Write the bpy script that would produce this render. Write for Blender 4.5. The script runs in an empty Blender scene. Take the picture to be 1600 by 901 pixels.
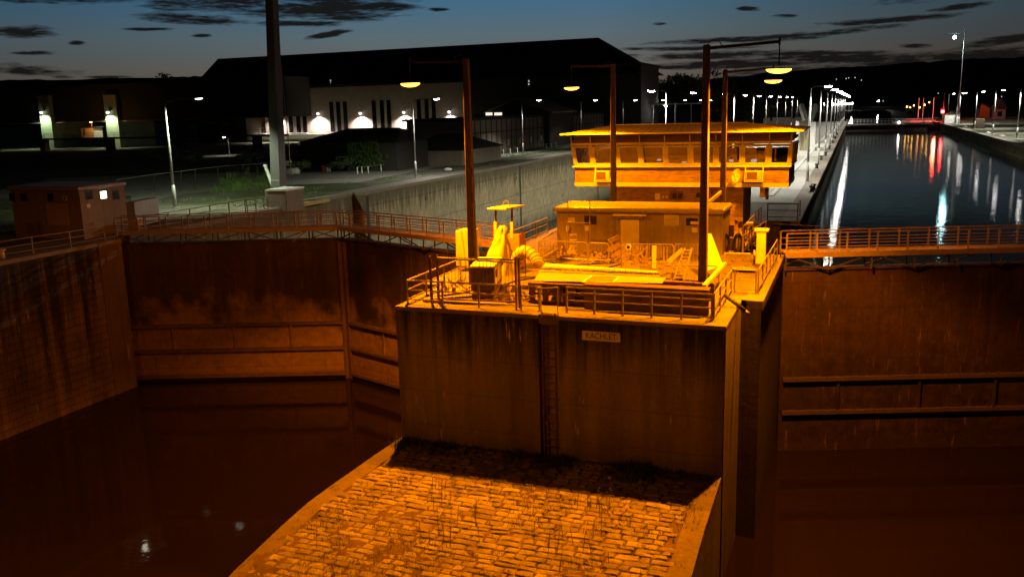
import bpy, bmesh, math, random
from math import sin, cos, pi, radians, atan2, asin, hypot, sqrt
from mathutils import Vector, Matrix
random.seed(7)
SC = bpy.context.scene
COL = SC.collection

# ------------------------------------------------------------------ camera
FPX, YAW, PITCH, ROLL, HCAM = 1377.3, radians(21.272), radians(11.453), radians(1.530), 6.6
_f = Vector((-sin(YAW)*cos(PITCH), cos(YAW)*cos(PITCH), -sin(PITCH)))
_r0 = Vector((cos(YAW), sin(YAW), 0)); _d0 = _f.cross(_r0)
CR = _r0*cos(ROLL)+_d0*sin(ROLL); CD = -_r0*sin(ROLL)+_d0*cos(ROLL); CF = _f
CAMP = Vector((0, 0, HCAM))
cd = bpy.data.cameras.new('camera'); cam = bpy.data.objects.new('camera', cd); COL.objects.link(cam)
cd.sensor_width = 36; cd.lens = 36*FPX/1600; cd.clip_start = .2; cd.clip_end = 9000
mw = Matrix.Identity(4)
for i in range(3):
    mw[i][0] = CR[i]; mw[i][1] = -CD[i]; mw[i][2] = -CF[i]; mw[i][3] = CAMP[i]
cam.matrix_world = mw
SC.camera = cam
def ray(x, y): return CR*((x-800)/FPX)+CD*((y-450.5)/FPX)+CF
# a point of the photograph measured onto a known level, facade line or quay line
def PZ(x, y, z=0.): v = ray(x, y); return CAMP+v*((z-HCAM)/v.z)
def PY(x, y, Y): v = ray(x, y); return CAMP+v*(Y/v.y)
def PX(x, y, X): v = ray(x, y); return CAMP+v*(X/v.x)

# ------------------------------------------------------------------ view and world
SC.view_settings.view_transform = 'Standard'
SC.view_settings.look = 'None'
SC.view_settings.exposure = 0; SC.view_settings.gamma = 1
SC.cycles.use_denoising = True
SC.cycles.max_bounces = 6; SC.cycles.diffuse_bounces = 3; SC.cycles.glossy_bounces = 3
SC.cycles.transparent_max_bounces = 12
SC.cycles.sample_clamp_indirect = 4
SC.render.filter_size = 1.15
SC.cycles.caustics_reflective = False; SC.cycles.caustics_refractive = False

W = bpy.data.worlds.new('World'); SC.world = W; W.use_nodes = True
wn = W.node_tree; wn.nodes.clear(); WL = wn.links.new
def wnode(t, **k):
    n = wn.nodes.new(t)
    for a, b in k.items(): setattr(n, a, b)
    return n
def wmath(op, a, b=None, c=None, clamp=False):
    n = wnode('ShaderNodeMath', operation=op, use_clamp=clamp)
    for i, v in enumerate((a, b, c)):
        if v is None: continue
        if isinstance(v, (int, float)): n.inputs[i].default_value = v
        else: WL(v, n.inputs[i])
    return n.outputs[0]
tc = wnode('ShaderNodeTexCoord'); sp = wnode('ShaderNodeSeparateXYZ'); WL(tc.outputs['Generated'], sp.inputs[0])
DEG = 57.29578
el = wmath('MULTIPLY', wmath('ARCSINE', sp.outputs[2]), DEG)
az = wmath('MULTIPLY', wmath('ARCTAN2', sp.outputs[0], sp.outputs[1]), DEG)
def wramp(fac, pts):
    n = wnode('ShaderNodeValToRGB'); e = n.color_ramp.elements
    for i, (p, c) in enumerate(pts):
        q = e[i] if i < 2 else e.new(p)
        q.position = p; q.color = (*c, 1)
    if len(pts) == 1: pass
    WL(fac, n.inputs[0]); return n.outputs[0]
E01 = wmath('DIVIDE', wmath('ADD', el, 2), 20, clamp=True)      # -2..18 degrees
grad = wramp(E01, [(0, (.045, .035, .025)), (.17, (.115, .092, .07)), (.24, (.125, .118, .105)), (.33, (.098, .142, .165)),
                   (.43, (.055, .14, .225)), (.49, (.05, .11, .17)), (.54, (.014, .032, .045)), (1., (.002, .003, .004))])
A01 = wmath('DIVIDE', wmath('ADD', az, 92), 144, clamp=True)     # -92..52 degrees
azr = wramp(A01, [(0, (.03, .03, .03)), (.2, (.42, .42, .42)), (.28, (.6, .6, .6)), (.43, (1., 1., 1.)), (.53, (1., 1., 1.)), (.64, (.56, .55, .54)), (.74, (.26, .26, .28)), (1, (.03, .03, .03))])
mul = wnode('ShaderNodeMix', data_type='RGBA', blend_type='MULTIPLY'); mul.inputs[0].default_value = 1
WL(grad, mul.inputs[6]); WL(azr, mul.inputs[7])
# clouds: dark streaks mostly at measured azimuth / elevation, broken up by noise
cmb = wnode('ShaderNodeCombineXYZ'); WL(wmath('MULTIPLY', az, .22), cmb.inputs[0]); WL(wmath('MULTIPLY', el, 1.6), cmb.inputs[1])
nz = wnode('ShaderNodeTexNoise'); nz.inputs['Scale'].default_value = .9; nz.inputs['Detail'].default_value = 8; nz.inputs['Roughness'].default_value = .62
WL(cmb.outputs[0], nz.inputs['Vector'])
nz2 = wnode('ShaderNodeTexNoise'); nz2.inputs['Scale'].default_value = 4.2; nz2.inputs['Detail'].default_value = 6; nz2.inputs['Roughness'].default_value = .65
WL(cmb.outputs[0], nz2.inputs['Vector'])
dist = wmath('ADD', wmath('MULTIPLY', wmath('SUBTRACT', nz.outputs['Fac'], .5), 3.2), wmath('MULTIPLY', wmath('SUBTRACT', nz2.outputs['Fac'], .5), 2.4))
def azel(x, y):
    v = ray(x, y).normalized(); return atan2(v.x, v.y)*DEG, asin(v.z)*DEG
clouds = [(110, -3, 150, 9, 0), (350, 6, 130, 14, 0), (305, 30, 95, 8, -4), (480, 14, 130, 16, 2), (560, 22, 85, 12, 0), (465, 37, 70, 4, 0), (515, 54, 34, 4, 6),
          (35, 50, 60, 9, 0), (58, 83, 42, 2.2, 0), (119, 67, 13, 2.4, 0), (30, 108, 110, 8, -6), (230, 46, 42, 2, 0), (165, 121, 40, 2, 0), (315, 56, 16, 2, 0), (100, 120, 22, 2, 0),
          (685, 15, 18, 2.5, 0), (1170, 14, 18, 3, 0), (1030, 37, 12, 1.6, 0), (1300, 52, 118, 5, 14), (1230, 57, 60, 4, 5), (1400, 31, 130, 4, 10), (1500, 11, 60, 4, 8), (1225, 25, 22, 2, 0),
          (1120, 64, 120, 4, 5), (1080, 76, 120, 3, 2), (1130, 86, 150, 6, 6), (1180, 100, 180, 6, 4), (1330, 92, 200, 9, 4), (1430, 72, 30, 2.5, 0), (1575, 62, 80, 7, 12), (1480, 92, 200, 15, 10), (960, 87, 50, 2, 0), (1040, 105, 70, 4, 0), (1440, 122, 400, 36, 10), (1250, 84, 170, 4, 3), (1350, -66, 620, 62, 0), (430, -4, 260, 8, 0), (600, 12, 60, 8, 0)]  # wide bank above the frame is added, unseen, to darken water reflections
msk = None
for x, y, hw, hh, sl in clouds:
    a0, e0 = azel(x, y); a1, e1 = azel(x+hw, y-sl); a2, e2 = azel(x, y-hh)
    wa = a1-a0; we = abs(e2-e0)+.04; k = (e1-e0)/wa
    da = wmath('SUBTRACT', az, a0)
    de = wmath('MULTIPLY_ADD', da, -k, wmath('SUBTRACT', el, e0))
    q = wmath('ADD', wmath('POWER', wmath('ABSOLUTE', wmath('DIVIDE', da, wa)), 2), wmath('POWER', wmath('ABSOLUTE', wmath('DIVIDE', de, we)), 2))
    m = wmath('SUBTRACT', 1.15, q)
    msk = m if msk is None else wmath('MAXIMUM', msk, m)
msk = wmath('MAXIMUM', msk, -1.6)
cm = wmath('MULTIPLY', wmath('ADD', wmath('ADD', msk, dist), -.0), 1.05, clamp=True)
cmx = wnode('ShaderNodeMix', data_type='RGBA'); WL(wmath('MULTIPLY', cm, .985), cmx.inputs[0]); WL(mul.outputs[2], cmx.inputs[6]); cmx.inputs[7].default_value = (.0075, .0068, .0062, 1)
sky = wnode('ShaderNodeTexSky', sky_type='NISHITA', sun_disc=False, sun_elevation=radians(-5), sun_rotation=radians(-25))
bg1 = wnode('ShaderNodeBackground'); WL(cmx.outputs[2], bg1.inputs[0]); bg1.inputs[1].default_value = 1
bg2 = wnode('ShaderNodeBackground'); WL(sky.outputs[0], bg2.inputs[0]); bg2.inputs[1].default_value = .004
ads = wnode('ShaderNodeAddShader'); WL(bg1.outputs[0], ads.inputs[0]); WL(bg2.outputs[0], ads.inputs[1])
wo = wnode('ShaderNodeOutputWorld'); WL(ads.outputs[0], wo.inputs[0])

# ------------------------------------------------------------------ mesh helpers
WO = {}                      # world origin of every object made
class MB:
    def __init__(s): s.v = []; s.f = []
    def add(s, vs, fs):
        b = len(s.v); s.v += [Vector(v) for v in vs]; s.f += [tuple(b+i for i in f) for f in fs]; return s
    def box(s, x0, x1, y0, y1, z0, z1):
        return s.add([(x0,y0,z0),(x1,y0,z0),(x1,y1,z0),(x0,y1,z0),(x0,y0,z1),(x1,y0,z1),(x1,y1,z1),(x0,y1,z1)],
                     [(3,2,1,0),(4,5,6,7),(0,1,5,4),(1,2,6,5),(2,3,7,6),(3,0,4,7)])
    def frame(s, c, u, v, w, a, b, d):   # box about c with half sizes a,b,d along u,v,w
        c = Vector(c); P = []
        for k in (-1, 1):
            for i, j in ((-1,-1),(1,-1),(1,1),(-1,1)): P.append(c+u*(a*i)+v*(b*j)+w*(d*k))
        return s.add(P, [(3,2,1,0),(4,5,6,7),(0,1,5,4),(1,2,6,5),(2,3,7,6),(3,0,4,7)])
    def bar(s, p, q, w, h=None, up=(0,0,1)):
        p = Vector(p); q = Vector(q); h = h or w; d = q-p; L = d.length
        if L < 1e-6: return s
        d /= L; up = Vector(up)
        if abs(d.dot(up)) > .98: up = Vector((0,1,0))
        sd = d.cross(up).normalized(); u2 = sd.cross(d)
        return s.frame((p+q)/2, d, sd, u2, L/2, w/2, h/2)
    def tube(s, p, q, r, r2=None, n=8, cap=True): return s.path([p, q], [r, r if r2 is None else r2], n, cap)
    def path(s, pts, r, n=8, cap=True):
        pts = [Vector(p) for p in pts]; m = len(pts)
        rr = r if isinstance(r, (list, tuple)) else [r]*m
        vs = []; fs = []; ref = None
        for i in range(m):
            d = (pts[min(i+1, m-1)]-pts[max(i-1, 0)]).normalized()
            if ref is None: ref = Vector((0,0,1)) if abs(d.z) < .9 else Vector((1,0,0))
            a = d.cross(ref).normalized(); b = d.cross(a).normalized(); ref = -(d.cross(a).cross(d)).normalized() if False else ref
            for k in range(n):
                t = 2*pi*k/n; vs.append(pts[i]+a*(cos(t)*rr[i])+b*(sin(t)*rr[i]))
        for i in range(m-1):
            for k in range(n):
                k2 = (k+1) % n; fs.append((i*n+k, i*n+k2, (i+1)*n+k2, (i+1)*n+k))
        if cap: fs.append(tuple(range(n))[::-1]); fs.append(tuple((m-1)*n+k for k in range(n)))
        return s.add(vs, fs)
    def extr(s, pts, vec):
        pts = [Vector(p) for p in pts]; n = len(pts); vec = Vector(vec)
        return s.add(pts+[p+vec for p in pts], [tuple(range(n))[::-1], tuple(range(n, 2*n))]+[(i, (i+1) % n, n+(i+1) % n, n+i) for i in range(n)])
    def prism(s, poly, z0, z1): return s.extr([(x, y, z0) for x, y in poly], (0, 0, z1-z0))
    def poly(s, pts): return s.add(pts, [tuple(range(len(pts)))])
    def ball(s, c, rx, ry, rz, nu=12, nv=8, lo=-pi/2, hi=pi/2):
        c = Vector(c); vs = []; fs = []
        for j in range(nv+1):
            t = lo+(hi-lo)*j/nv
            for i in range(nu):
                a = 2*pi*i/nu; vs.append(c+Vector((rx*cos(a)*cos(t), ry*sin(a)*cos(t), rz*sin(t))))
        for j in range(nv):
            for i in range(nu):
                i2 = (i+1) % nu; fs.append((j*nu+i, j*nu+i2, (j+1)*nu+i2, (j+1)*nu+i))
        return s.add(vs, fs)
    def build(s, name, mat, parent=None, smooth=False, bevel=0, fix=True, label=None):
        org = WO.get(parent.name, Vector()) if parent else Vector()
        me = bpy.data.meshes.new(name)
        me.from_pydata([v-org for v in s.v], [], s.f)
        if fix:
            bm = bmesh.new(); bm.from_mesh(me); bmesh.ops.recalc_face_normals(bm, faces=bm.faces); bm.to_mesh(me); bm.free()
        me.materials.append(mat)
        if smooth: me.shade_smooth()
        o = bpy.data.objects.new(name, me); COL.objects.link(o)
        if parent: o.parent = parent
        WO[o.name] = org
        if bevel:
            b = o.modifiers.new('bevel', 'BEVEL'); b.width = bevel; b.segments = 2; b.limit_method = 'ANGLE'
        if label: o['label'] = label
        return o
def tag(o, label, cat, group=None):
    o['label'] = label; o['category'] = cat
    if group: o['group'] = group
    return o
def thing(name, label, cat, loc=(0,0,0), group=None):
    o = bpy.data.objects.new(name, None); COL.objects.link(o); o.location = loc; o.empty_display_size = .2
    WO[o.name] = Vector(loc); return tag(o, label, cat, group)
def struct(o, kind='structure'):
    o['kind'] = kind; return o
def dup(root, loc, rz=0, label=None, group=None, scale=None):
    r = root.copy(); COL.objects.link(r); r.location = loc; r.rotation_euler = (0, 0, rz)
    if scale: r.scale = (scale,)*3
    if label: r['label'] = label
    if group: r['group'] = group
    def rec(a, b):
        for ch in list(a.children):
            c = ch.copy(); COL.objects.link(c); c.parent = b; rec(ch, c)
    rec(root, r); return r
def lamp_obj(name, kind, parent, loc, power, color, size=.15, spot=None, blend=.6, rot=None):
    l = bpy.data.lights.new(name, kind); l.energy = power; l.color = color
    l.shadow_soft_size = size
    if kind == 'SPOT': l.spot_size = radians(spot or 160); l.spot_blend = blend
    o = bpy.data.objects.new(name, l); COL.objects.link(o)
    o.parent = parent; o.location = Vector(loc)-WO.get(parent.name, Vector())
    if rot: o.rotation_euler = rot
    return o

# ------------------------------------------------------------------ materials
class NT:
    def __init__(s, name):
        s.m = bpy.data.materials.new(name); s.m.use_nodes = True; s.t = s.m.node_tree; s.t.nodes.clear()
        s.o = s.n('ShaderNodeOutputMaterial'); s.tc = s.n('ShaderNodeTexCoord')
    def n(s, t, **k):
        q = s.t.nodes.new(t)
        for a, b in k.items(): setattr(q, a, b)
        return q
    def L(s, a, b): s.t.links.new(a, b)
    def setv(s, sock, v):
        if isinstance(v, (int, float)): sock.default_value = v
        elif isinstance(v, (tuple, list)): sock.default_value = (*v, 1) if len(v) == 3 and sock.type == 'RGBA' else v
        else: s.L(v, sock)
    def math(s, op, a, b=None, c=None, clamp=False):
        q = s.n('ShaderNodeMath', operation=op, use_clamp=clamp)
        for i, v in enumerate((a, b, c)):
            if v is not None: s.setv(q.inputs[i], v)
        return q.outputs[0]
    def map(s, scale=(1,1,1), loc=(0,0,0), rot=(0,0,0), src=None):
        q = s.n('ShaderNodeMapping'); q.inputs['Scale'].default_value = scale; q.inputs['Location'].default_value = loc; q.inputs['Rotation'].default_value = rot
        s.L(src or s.tc.outputs['Object'], q.inputs[0]); return q.outputs[0]
    def noise(s, vec, scale=1, detail=6, rough=.6, lo=None, hi=None, dis=0):
        q = s.n('ShaderNodeTexNoise'); q.inputs['Scale'].default_value = scale; q.inputs['Detail'].default_value = detail; q.inputs['Roughness'].default_value = rough
        q.inputs['Distortion'].default_value = dis
        s.L(vec, q.inputs['Vector'])
        return q.outputs['Fac'] if lo is None else s.rng(q.outputs['Fac'], lo, hi)
    def rng(s, v, lo, hi, a=0, b=1):
        q = s.n('ShaderNodeMapRange'); s.setv(q.inputs[0], v)
        for i, k in enumerate((lo, hi, a, b)): q.inputs[i+1].default_value = k
        return q.outputs[0]
    def mix(s, f, a, b, mode='MIX'):
        q = s.n('ShaderNodeMix', data_type='RGBA', blend_type=mode); s.setv(q.inputs[0], f); s.setv(q.inputs[6], a); s.setv(q.inputs[7], b); return q.outputs[2]
    def bump(s, h, strength=.4, dist=.02):
        q = s.n('ShaderNodeBump'); q.inputs['Strength'].default_value = strength; q.inputs['Distance'].default_value = dist; s.L(h, q.inputs['Height']); return q.outputs[0]
    def pbr(s, col, rough=.8, metal=0, nrm=None, spec=.4):
        q = s.n('ShaderNodeBsdfPrincipled'); s.setv(q.inputs['Base Color'], col); s.setv(q.inputs['Roughness'], rough); s.setv(q.inputs['Metallic'], metal)
        q.inputs['Specular IOR Level'].default_value = spec
        if nrm is not None: s.L(nrm, q.inputs['Normal'])
        s.L(q.outputs[0], s.o.inputs[0]); s.m['p'] = 1; return q
def plain(name, col, rough=.6, metal=0, var=.35, scale=3., bump=.15, spec=.4, stretch=(1,1,1), dirt=(.05,.04,.03), damt=.35):
    t = NT(name); v = t.map(stretch)
    n1 = t.noise(v, scale, 6, .65, .3, .7); n2 = t.noise(v, scale*6, 5, .6, .35, .7)
    c = t.mix(t.math('MULTIPLY', n1, var), col, tuple(x*.55 for x in col))
    c = t.mix(t.math('MULTIPLY', t.math('MULTIPLY', n1, n2), damt), c, dirt)
    t.pbr(c, t.rng(n2, 0, 1, max(.05, rough-.12), min(1, rough+.12)), metal, t.bump(t.noise(v, scale*9, 4), bump, .01) if bump else None, spec)
    return t.m
def emis(name, col, s):
    t = NT(name); e = t.n('ShaderNodeEmission'); e.inputs[0].default_value = (*col, 1); e.inputs[1].default_value = s; t.L(e.outputs[0], t.o.inputs[0]); return t.m
MT = {}
def concrete(name, col, dark, streak=1., pale=0, ztop=None, joints=None, moss_and_belt=(.02,.025,.012), bump=.4):
    t = NT(name); P = t.tc.outputs['Object']
    big = t.noise(P, .35, 5, .6, .3, .7); fine = t.noise(P, 5, 8, .7, .25, .75)
    st = t.noise(t.map((1.1, 1.1, .05)), 1.6, 6, .65, .38, .68); st2 = t.noise(t.map((3.5, 3.5, .1), (7, 3, 1)), 2, 5, .7, .5, .72)
    c = t.mix(t.math('MULTIPLY', big, .6), col, dark)
    c = t.mix(t.math('MULTIPLY', st, .75*streak), c, dark)
    c = t.mix(t.math('MULTIPLY', st2, .5*streak), c, moss_and_belt)
    c = t.mix(t.math('MULTIPLY', fine, .35), c, tuple(x*.4 for x in dark))
    if ztop:                       # darker belt under the coping
        sz = t.n('ShaderNodeSeparateXYZ'); t.L(P, sz.inputs[0])
        z0, z1 = ztop
        band = t.rng(t.math('ADD', sz.outputs[2], t.math('MULTIPLY', t.math('SUBTRACT', st, .5), 1.3*(z1-z0))), z0, z1)
        c = t.mix(t.math('MULTIPLY', band, .85), c, moss_and_belt)
    if pale:                       # lime runs
        pr = t.math('MULTIPLY', t.noise(t.map((4, 4, .25), (1, 5, 2)), 1.6, 7, .7, .6, .68), t.noise(t.map((1, 1, 1), (4, 9, 1)), .9, 4, .6, .5, .62))
        c = t.mix(t.math('MULTIPLY', pr, pale), c, (.55, .5, .42))
    h = t.math('ADD', t.math('MULTIPLY', fine, .6), big)
    if joints:
        br = t.n('ShaderNodeTexBrick'); 
        wv = t.n('ShaderNodeSeparateXYZ'); t.L(P, wv.inputs[0]); cb = t.n('ShaderNodeCombineXYZ')
        nz_ = t.math('MULTIPLY', t.math('SUBTRACT', t.noise(P, 2.5, 4), .5), .12)
        t.L(t.math('ADD', t.math('ADD', wv.outputs[0], wv.outputs[1]), nz_), cb.inputs[0]); t.L(t.math('ADD', wv.outputs[2], nz_), cb.inputs[1])
        t.L(cb.outputs[0], br.inputs['Vector']); br.inputs['Scale'].default_value = 1
        br.inputs['Brick Width'].default_value, br.inputs['Row Height'].default_value, ms, dep = joints
        br.inputs['Mortar Size'].default_value = ms; br.inputs['Color1'].default_value = (1,1,1,1); br.inputs['Color2'].default_value = (.6,.6,.6,1); br.inputs['Mortar'].default_value = (.1,.1,.1,1)
        c = t.mix(dep, c, br.outputs['Color'], 'MULTIPLY'); h = t.math('SUBTRACT', h, t.math('MULTIPLY', br.outputs['Fac'], 1.2))
    t.pbr(c, t.rng(fine, 0, 1, .7, .95), 0, t.bump(h, bump, .03), .3)
    return t.m
def pier_mat():
    t = NT('stained_pier_concrete'); P = t.tc.outputs['Object']; s_ = t.n('ShaderNodeSeparateXYZ'); t.L(P, s_.inputs[0]); zz = s_.outputs[2]
    band = t.noise(t.map((.62, .62, .025), (2.3, 0, 0)), 1, 4, .55, .4, .64); st = t.noise(t.map((2.2, 2.2, .12), (1, 4, 0)), 1.2, 7, .7, .42, .68); bl = t.noise(t.map((1, 1, .7)), .9, 7, .68, .36, .68); f = t.noise(P, 7, 7, .72, .3, .72)
    c = t.mix(band, (.44, .36, .26), (.2, .16, .11)); c = t.mix(t.math('MULTIPLY', st, .45), c, (.12, .1, .07)); c = t.mix(t.math('MULTIPLY', bl, .5), c, (.15, .12, .08)); c = t.mix(t.math('MULTIPLY', f, .4), c, (.09, .075, .05))
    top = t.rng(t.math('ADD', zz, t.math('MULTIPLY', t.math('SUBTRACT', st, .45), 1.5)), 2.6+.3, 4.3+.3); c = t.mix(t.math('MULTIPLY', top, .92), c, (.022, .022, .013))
    lj = t.math('LESS_THAN', t.math('ABSOLUTE', t.math('SUBTRACT', t.math('FRACT', t.math('DIVIDE', zz, 1.25)), .5)), .008); c = t.mix(t.math('MULTIPLY', lj, .5), c, (.05, .04, .025))
    pr = t.math('MULTIPLY', t.noise(t.map((5, 5, .35), (1, 5, 2)), 1.5, 7, .7, .6, .66), t.noise(t.map((1.5, 1, 1), (4, 9, 1)), .9, 4, .6, .52, .6)); c = t.mix(pr, c, (.62, .55, .44))
    t.pbr(c, .9, 0, t.bump(t.math('ADD', f, bl), .6, .04), .2); return t.m
MT['pier'] = pier_mat()
MT['pillar'] = concrete('quay_pillar_concrete', (.2, .14, .095), (.09, .06, .04), 1., .5, bump=.6)
MT['pierside'] = concrete('pier_side_concrete', (.3, .26, .21), (.14, .11, .08), .8, .6)
MT['masonry'] = concrete('head_masonry', (.3, .205, .135), (.06, .042, .028), 1.1, 1., (-6.2, -1.5), (1.1, .42, .02, .6), moss_and_belt=(.009, .009, .005), bump=.9)
MT['coping'] = concrete('coping_concrete', (.3, .26, .21), (.13, .105, .075), .3, 0, bump=.3)
MT['deckconc'] = concrete('pier_top_concrete', (.26, .215, .16), (.09, .068, .045), .5, 0, bump=.7)
MT['kerb'] = concrete('apron_kerb_concrete', (.24, .19, .14), (.11, .085, .055), .4, .8, bump=.7)
MT['mole'] = concrete('mole_paving', (.5, .49, .45), (.33, .32, .29), 0, 0, joints=None, bump=.25)
def chamber_mat():
    t = NT('mottled_chamber_concrete'); P = t.tc.outputs['Object']
    a = t.noise(t.map((1, 1, .6)), .8, 7, .7, .36, .66); b = t.noise(t.map((1, 1, .35)), 3.2, 7, .7, .38, .68); f = t.noise(P, 11, 5, .7, .3, .7); st = t.noise(t.map((1.2, 1.2, .07), (3, 1, 0)), 1.3, 6, .65, .42, .64)
    c = t.mix(a, (.42, .35, .2), (.22, .185, .1)); c = t.mix(t.math('MULTIPLY', b, .85), c, (.1, .085, .045)); c = t.mix(t.math('MULTIPLY', f, .45), c, (.42, .38, .26))
    s_ = t.n('ShaderNodeSeparateXYZ'); t.L(P, s_.inputs[0])
    top = t.rng(t.math('ADD', s_.outputs[2], t.math('MULTIPLY', t.math('SUBTRACT', st, .4), 2.2)), -2.3, -1.2); c = t.mix(t.math('MULTIPLY', top, .72), c, (.075, .066, .04))
    wet = t.rng(t.math('ADD', s_.outputs[2], t.math('MULTIPLY', a, 1.5)), -6.2, -7.8); c = t.mix(t.math('MULTIPLY', wet, .8), c, (.05, .05, .03))
    lj = t.math('LESS_THAN', t.math('ABSOLUTE', t.math('SUBTRACT', t.math('FRACT', t.math('DIVIDE', s_.outputs[2], 2.6)), .5)), .012); c = t.mix(t.math('MULTIPLY', lj, .6), c, (.06, .055, .035))
    t.pbr(c, .9, 0, t.bump(t.math('ADD', b, t.math('MULTIPLY', f, .5)), .6, .05), .2); return t.m
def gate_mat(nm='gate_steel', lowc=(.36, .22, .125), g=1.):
    t = NT(nm); P = t.tc.outputs['Object']
    st = t.noise(t.map((1.5, 1.5, .06)), 1.5, 7, .65, .38, .66); sp_ = t.noise(P, 2.2, 8, .7, .4, .75); b = t.noise(t.map((.5,.5,.35)), 1, 4, .6, .35, .65); f = t.noise(t.map((6, 6, .5)), 2, 6, .7, .4, .7)
    s_ = t.n('ShaderNodeSeparateXYZ'); t.L(P, s_.inputs[0]); zz = s_.outputs[2]
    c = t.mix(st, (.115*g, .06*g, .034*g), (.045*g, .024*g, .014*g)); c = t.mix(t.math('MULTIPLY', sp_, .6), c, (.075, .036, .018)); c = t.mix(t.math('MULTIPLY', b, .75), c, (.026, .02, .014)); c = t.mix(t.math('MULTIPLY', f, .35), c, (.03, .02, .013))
    low = t.rng(t.math('ADD', zz, t.math('MULTIPLY', t.math('SUBTRACT', b, .5), 2.5)), -3.2, -4.8); c = t.mix(t.math('MULTIPLY', low, t.math('MULTIPLY_ADD', sp_, -.5, .75)), c, lowc)  # lower zone coloured as painted lamp light, left dark on the right leaf
    wet = t.rng(t.math('ADD', zz, t.math('MULTIPLY', sp_, .5)), -7.6, -7.95); c = t.mix(t.math('MULTIPLY', wet, .75), c, (.03, .02, .012))
    pr = t.math('MULTIPLY', t.noise(t.map((2.5,2.5,.3),(3,1,2)), 2, 6, .7, .6, .7), .5); c = t.mix(pr, c, (.2, .14, .09))
    lj = t.math('LESS_THAN', t.math('ABSOLUTE', t.math('SUBTRACT', t.math('FRACT', t.math('DIVIDE', zz, 1.15)), .5)), .012); vj = t.math('LESS_THAN', t.math('ABSOLUTE', t.math('SUBTRACT', t.math('FRACT', t.math('DIVIDE', s_.outputs[0], 1.9)), .5)), .006); c = t.mix(t.math('MULTIPLY', t.math('MAXIMUM', lj, vj), .55), c, (.015, .01, .007))
    t.pbr(c, t.rng(sp_, 0, 1, .5, .8), 0, t.bump(t.math('ADD', sp_, st), .35, .03), .35); return t.m
MT['gate'] = gate_mat(); MT['gatedark'] = gate_mat('shaded_gate_steel', (.016, .011, .007), .5); MT['chwall'] = chamber_mat()  # right leaf copy is the same steel with painted shade
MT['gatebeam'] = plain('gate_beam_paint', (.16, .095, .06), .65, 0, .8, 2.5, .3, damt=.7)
MT['beamdark'] = plain('shaded_gate_beam', (.07, .042, .028), .7, 0, .9, 2.5, .3, damt=.8)  # gate beam paint darkened as painted shade for the right leaf
MT['rail'] = plain('galvanised_rail', (.34, .31, .28), .45, .3, .5, 4, .1)
MT['railrust'] = plain('red_oxide_rail', (.36, .27, .18), .5, .1, .5, 3, .1)
MT['darksteel'] = plain('dark_steel', (.08, .07, .06), .55, .3, .5, 3, .2)
MT['rust'] = plain('rusty_iron', (.16, .09, .05), .75, .1, .6, 4, .4)
MT['polegrey'] = plain('grey_pole', (.45, .45, .43), .5, .2, .3, 2, .1, stretch=(3,3,.2))
MT['polewood'] = plain('tarred_pole', (.11, .085, .07), .6, 0, .4, 4, .2, stretch=(4,4,.2))
MT['white'] = plain('white_paint', (.75, .74, .7), .5, 0, .25, 3, .1)
MT['cream'] = plain('cream_paint', (.62, .58, .48), .5, 0, .3, 3, .1)
MT['render'] = concrete('hut_render', (.34, .29, .22), (.19, .155, .11), .7, .25, bump=.3, moss_and_belt=(.1, .08, .055))
MT['roofmetal'] = plain('roof_sheet', (.34, .31, .28), .5, .2, .4, 1.5, .1)
MT['roofdark'] = plain('dark_roof_tiles', (.03, .028, .026), .9, 0, .3, 2, .3)
MT['darkwall'] = plain('shaded_powerhouse_wall', (.05, .046, .038), .9, 0, .5, 1, .2)
MT['phwall'] = plain('pale_pink_render', (.46, .36, .31), .9, 0, .25, .3, .1)
MT['glassdark'] = plain('dark_window_glass', (.012, .013, .015), .12, 0, .1, 2, 0, spec=.6)
MT['tarp'] = plain('pale_tarpaulin', (.66, .6, .46), .6, 0, .3, 3, .3)
MT['hose'] = plain('pale_hose_fabric', (.66, .58, .42), .55, 0, .25, 5, .2)
MT['wood'] = plain('weathered_planks', (.36, .27, .17), .8, 0, .5, 2, .4, stretch=(6,1,6))
MT['rubber'] = plain('black_rubber', (.03, .028, .025), .8, 0, .2, 4, .3)
MT['ply'] = plain('site_plywood', (.44, .34, .2), .75, 0, .35, 1.5, .2, stretch=(1,5,1))
MT['weirwall'] = plain('greenish_weir_concrete', (.36, .44, .3), .9, 0, .3, .4, .1)
MT['frieze'] = plain('eave_shaded_frieze', (.16, .1, .07), .7, 0, .4, 2, .2, stretch=(4,4,1))  # frieze darkened with the painted shadow of the eaves
MT['acgrille'] = plain('dark_fan_grille', (.13, .085, .055), .7, 0, .2, 5, .3)
MT['plastic'] = plain('pale_plastic_sheet', (.66, .6, .45), .5, 0, .2, 2, .1)
MT['junk'] = plain('scrap_mix', (.3, .235, .155), .85, 0, 1., 5, .6, damt=.8)
MT['black'] = plain('black_letters', (.03, .025, .02), .7, 0, .1, 3, 0)
MT['sign'] = plain('sign_plate', (.88, .82, .7), .5, 0, .2, 3, .05)
MT['red'] = plain('red_paint', (.42, .1, .06), .6, 0, .3, 3, .1)
MT['orange'] = plain('orange_paint', (.6, .3, .08), .5, 0, .3, 3, .1)
MT['yellow'] = plain('yellow_beam_paint', (.5, .38, .12), .6, 0, .4, 2, .2)
MT['bark'] = plain('bark', (.05, .04, .03), .9, 0, .4, 4, .5)
MT['inner'] = plain('control_room_lining', (.32, .27, .2), .8, 0, .2, 2, 0)
def leafmat(name, c1, c2):
    t = NT(name); g = t.n('ShaderNodeNewGeometry'); c = t.mix(g.outputs['Random Per Island'], c1, c2); q = t.pbr(c, .65, 0, None, .25); return t.m
MT['leaf'] = leafmat('leaves', (.035, .06, .018), (.08, .11, .035))
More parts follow.
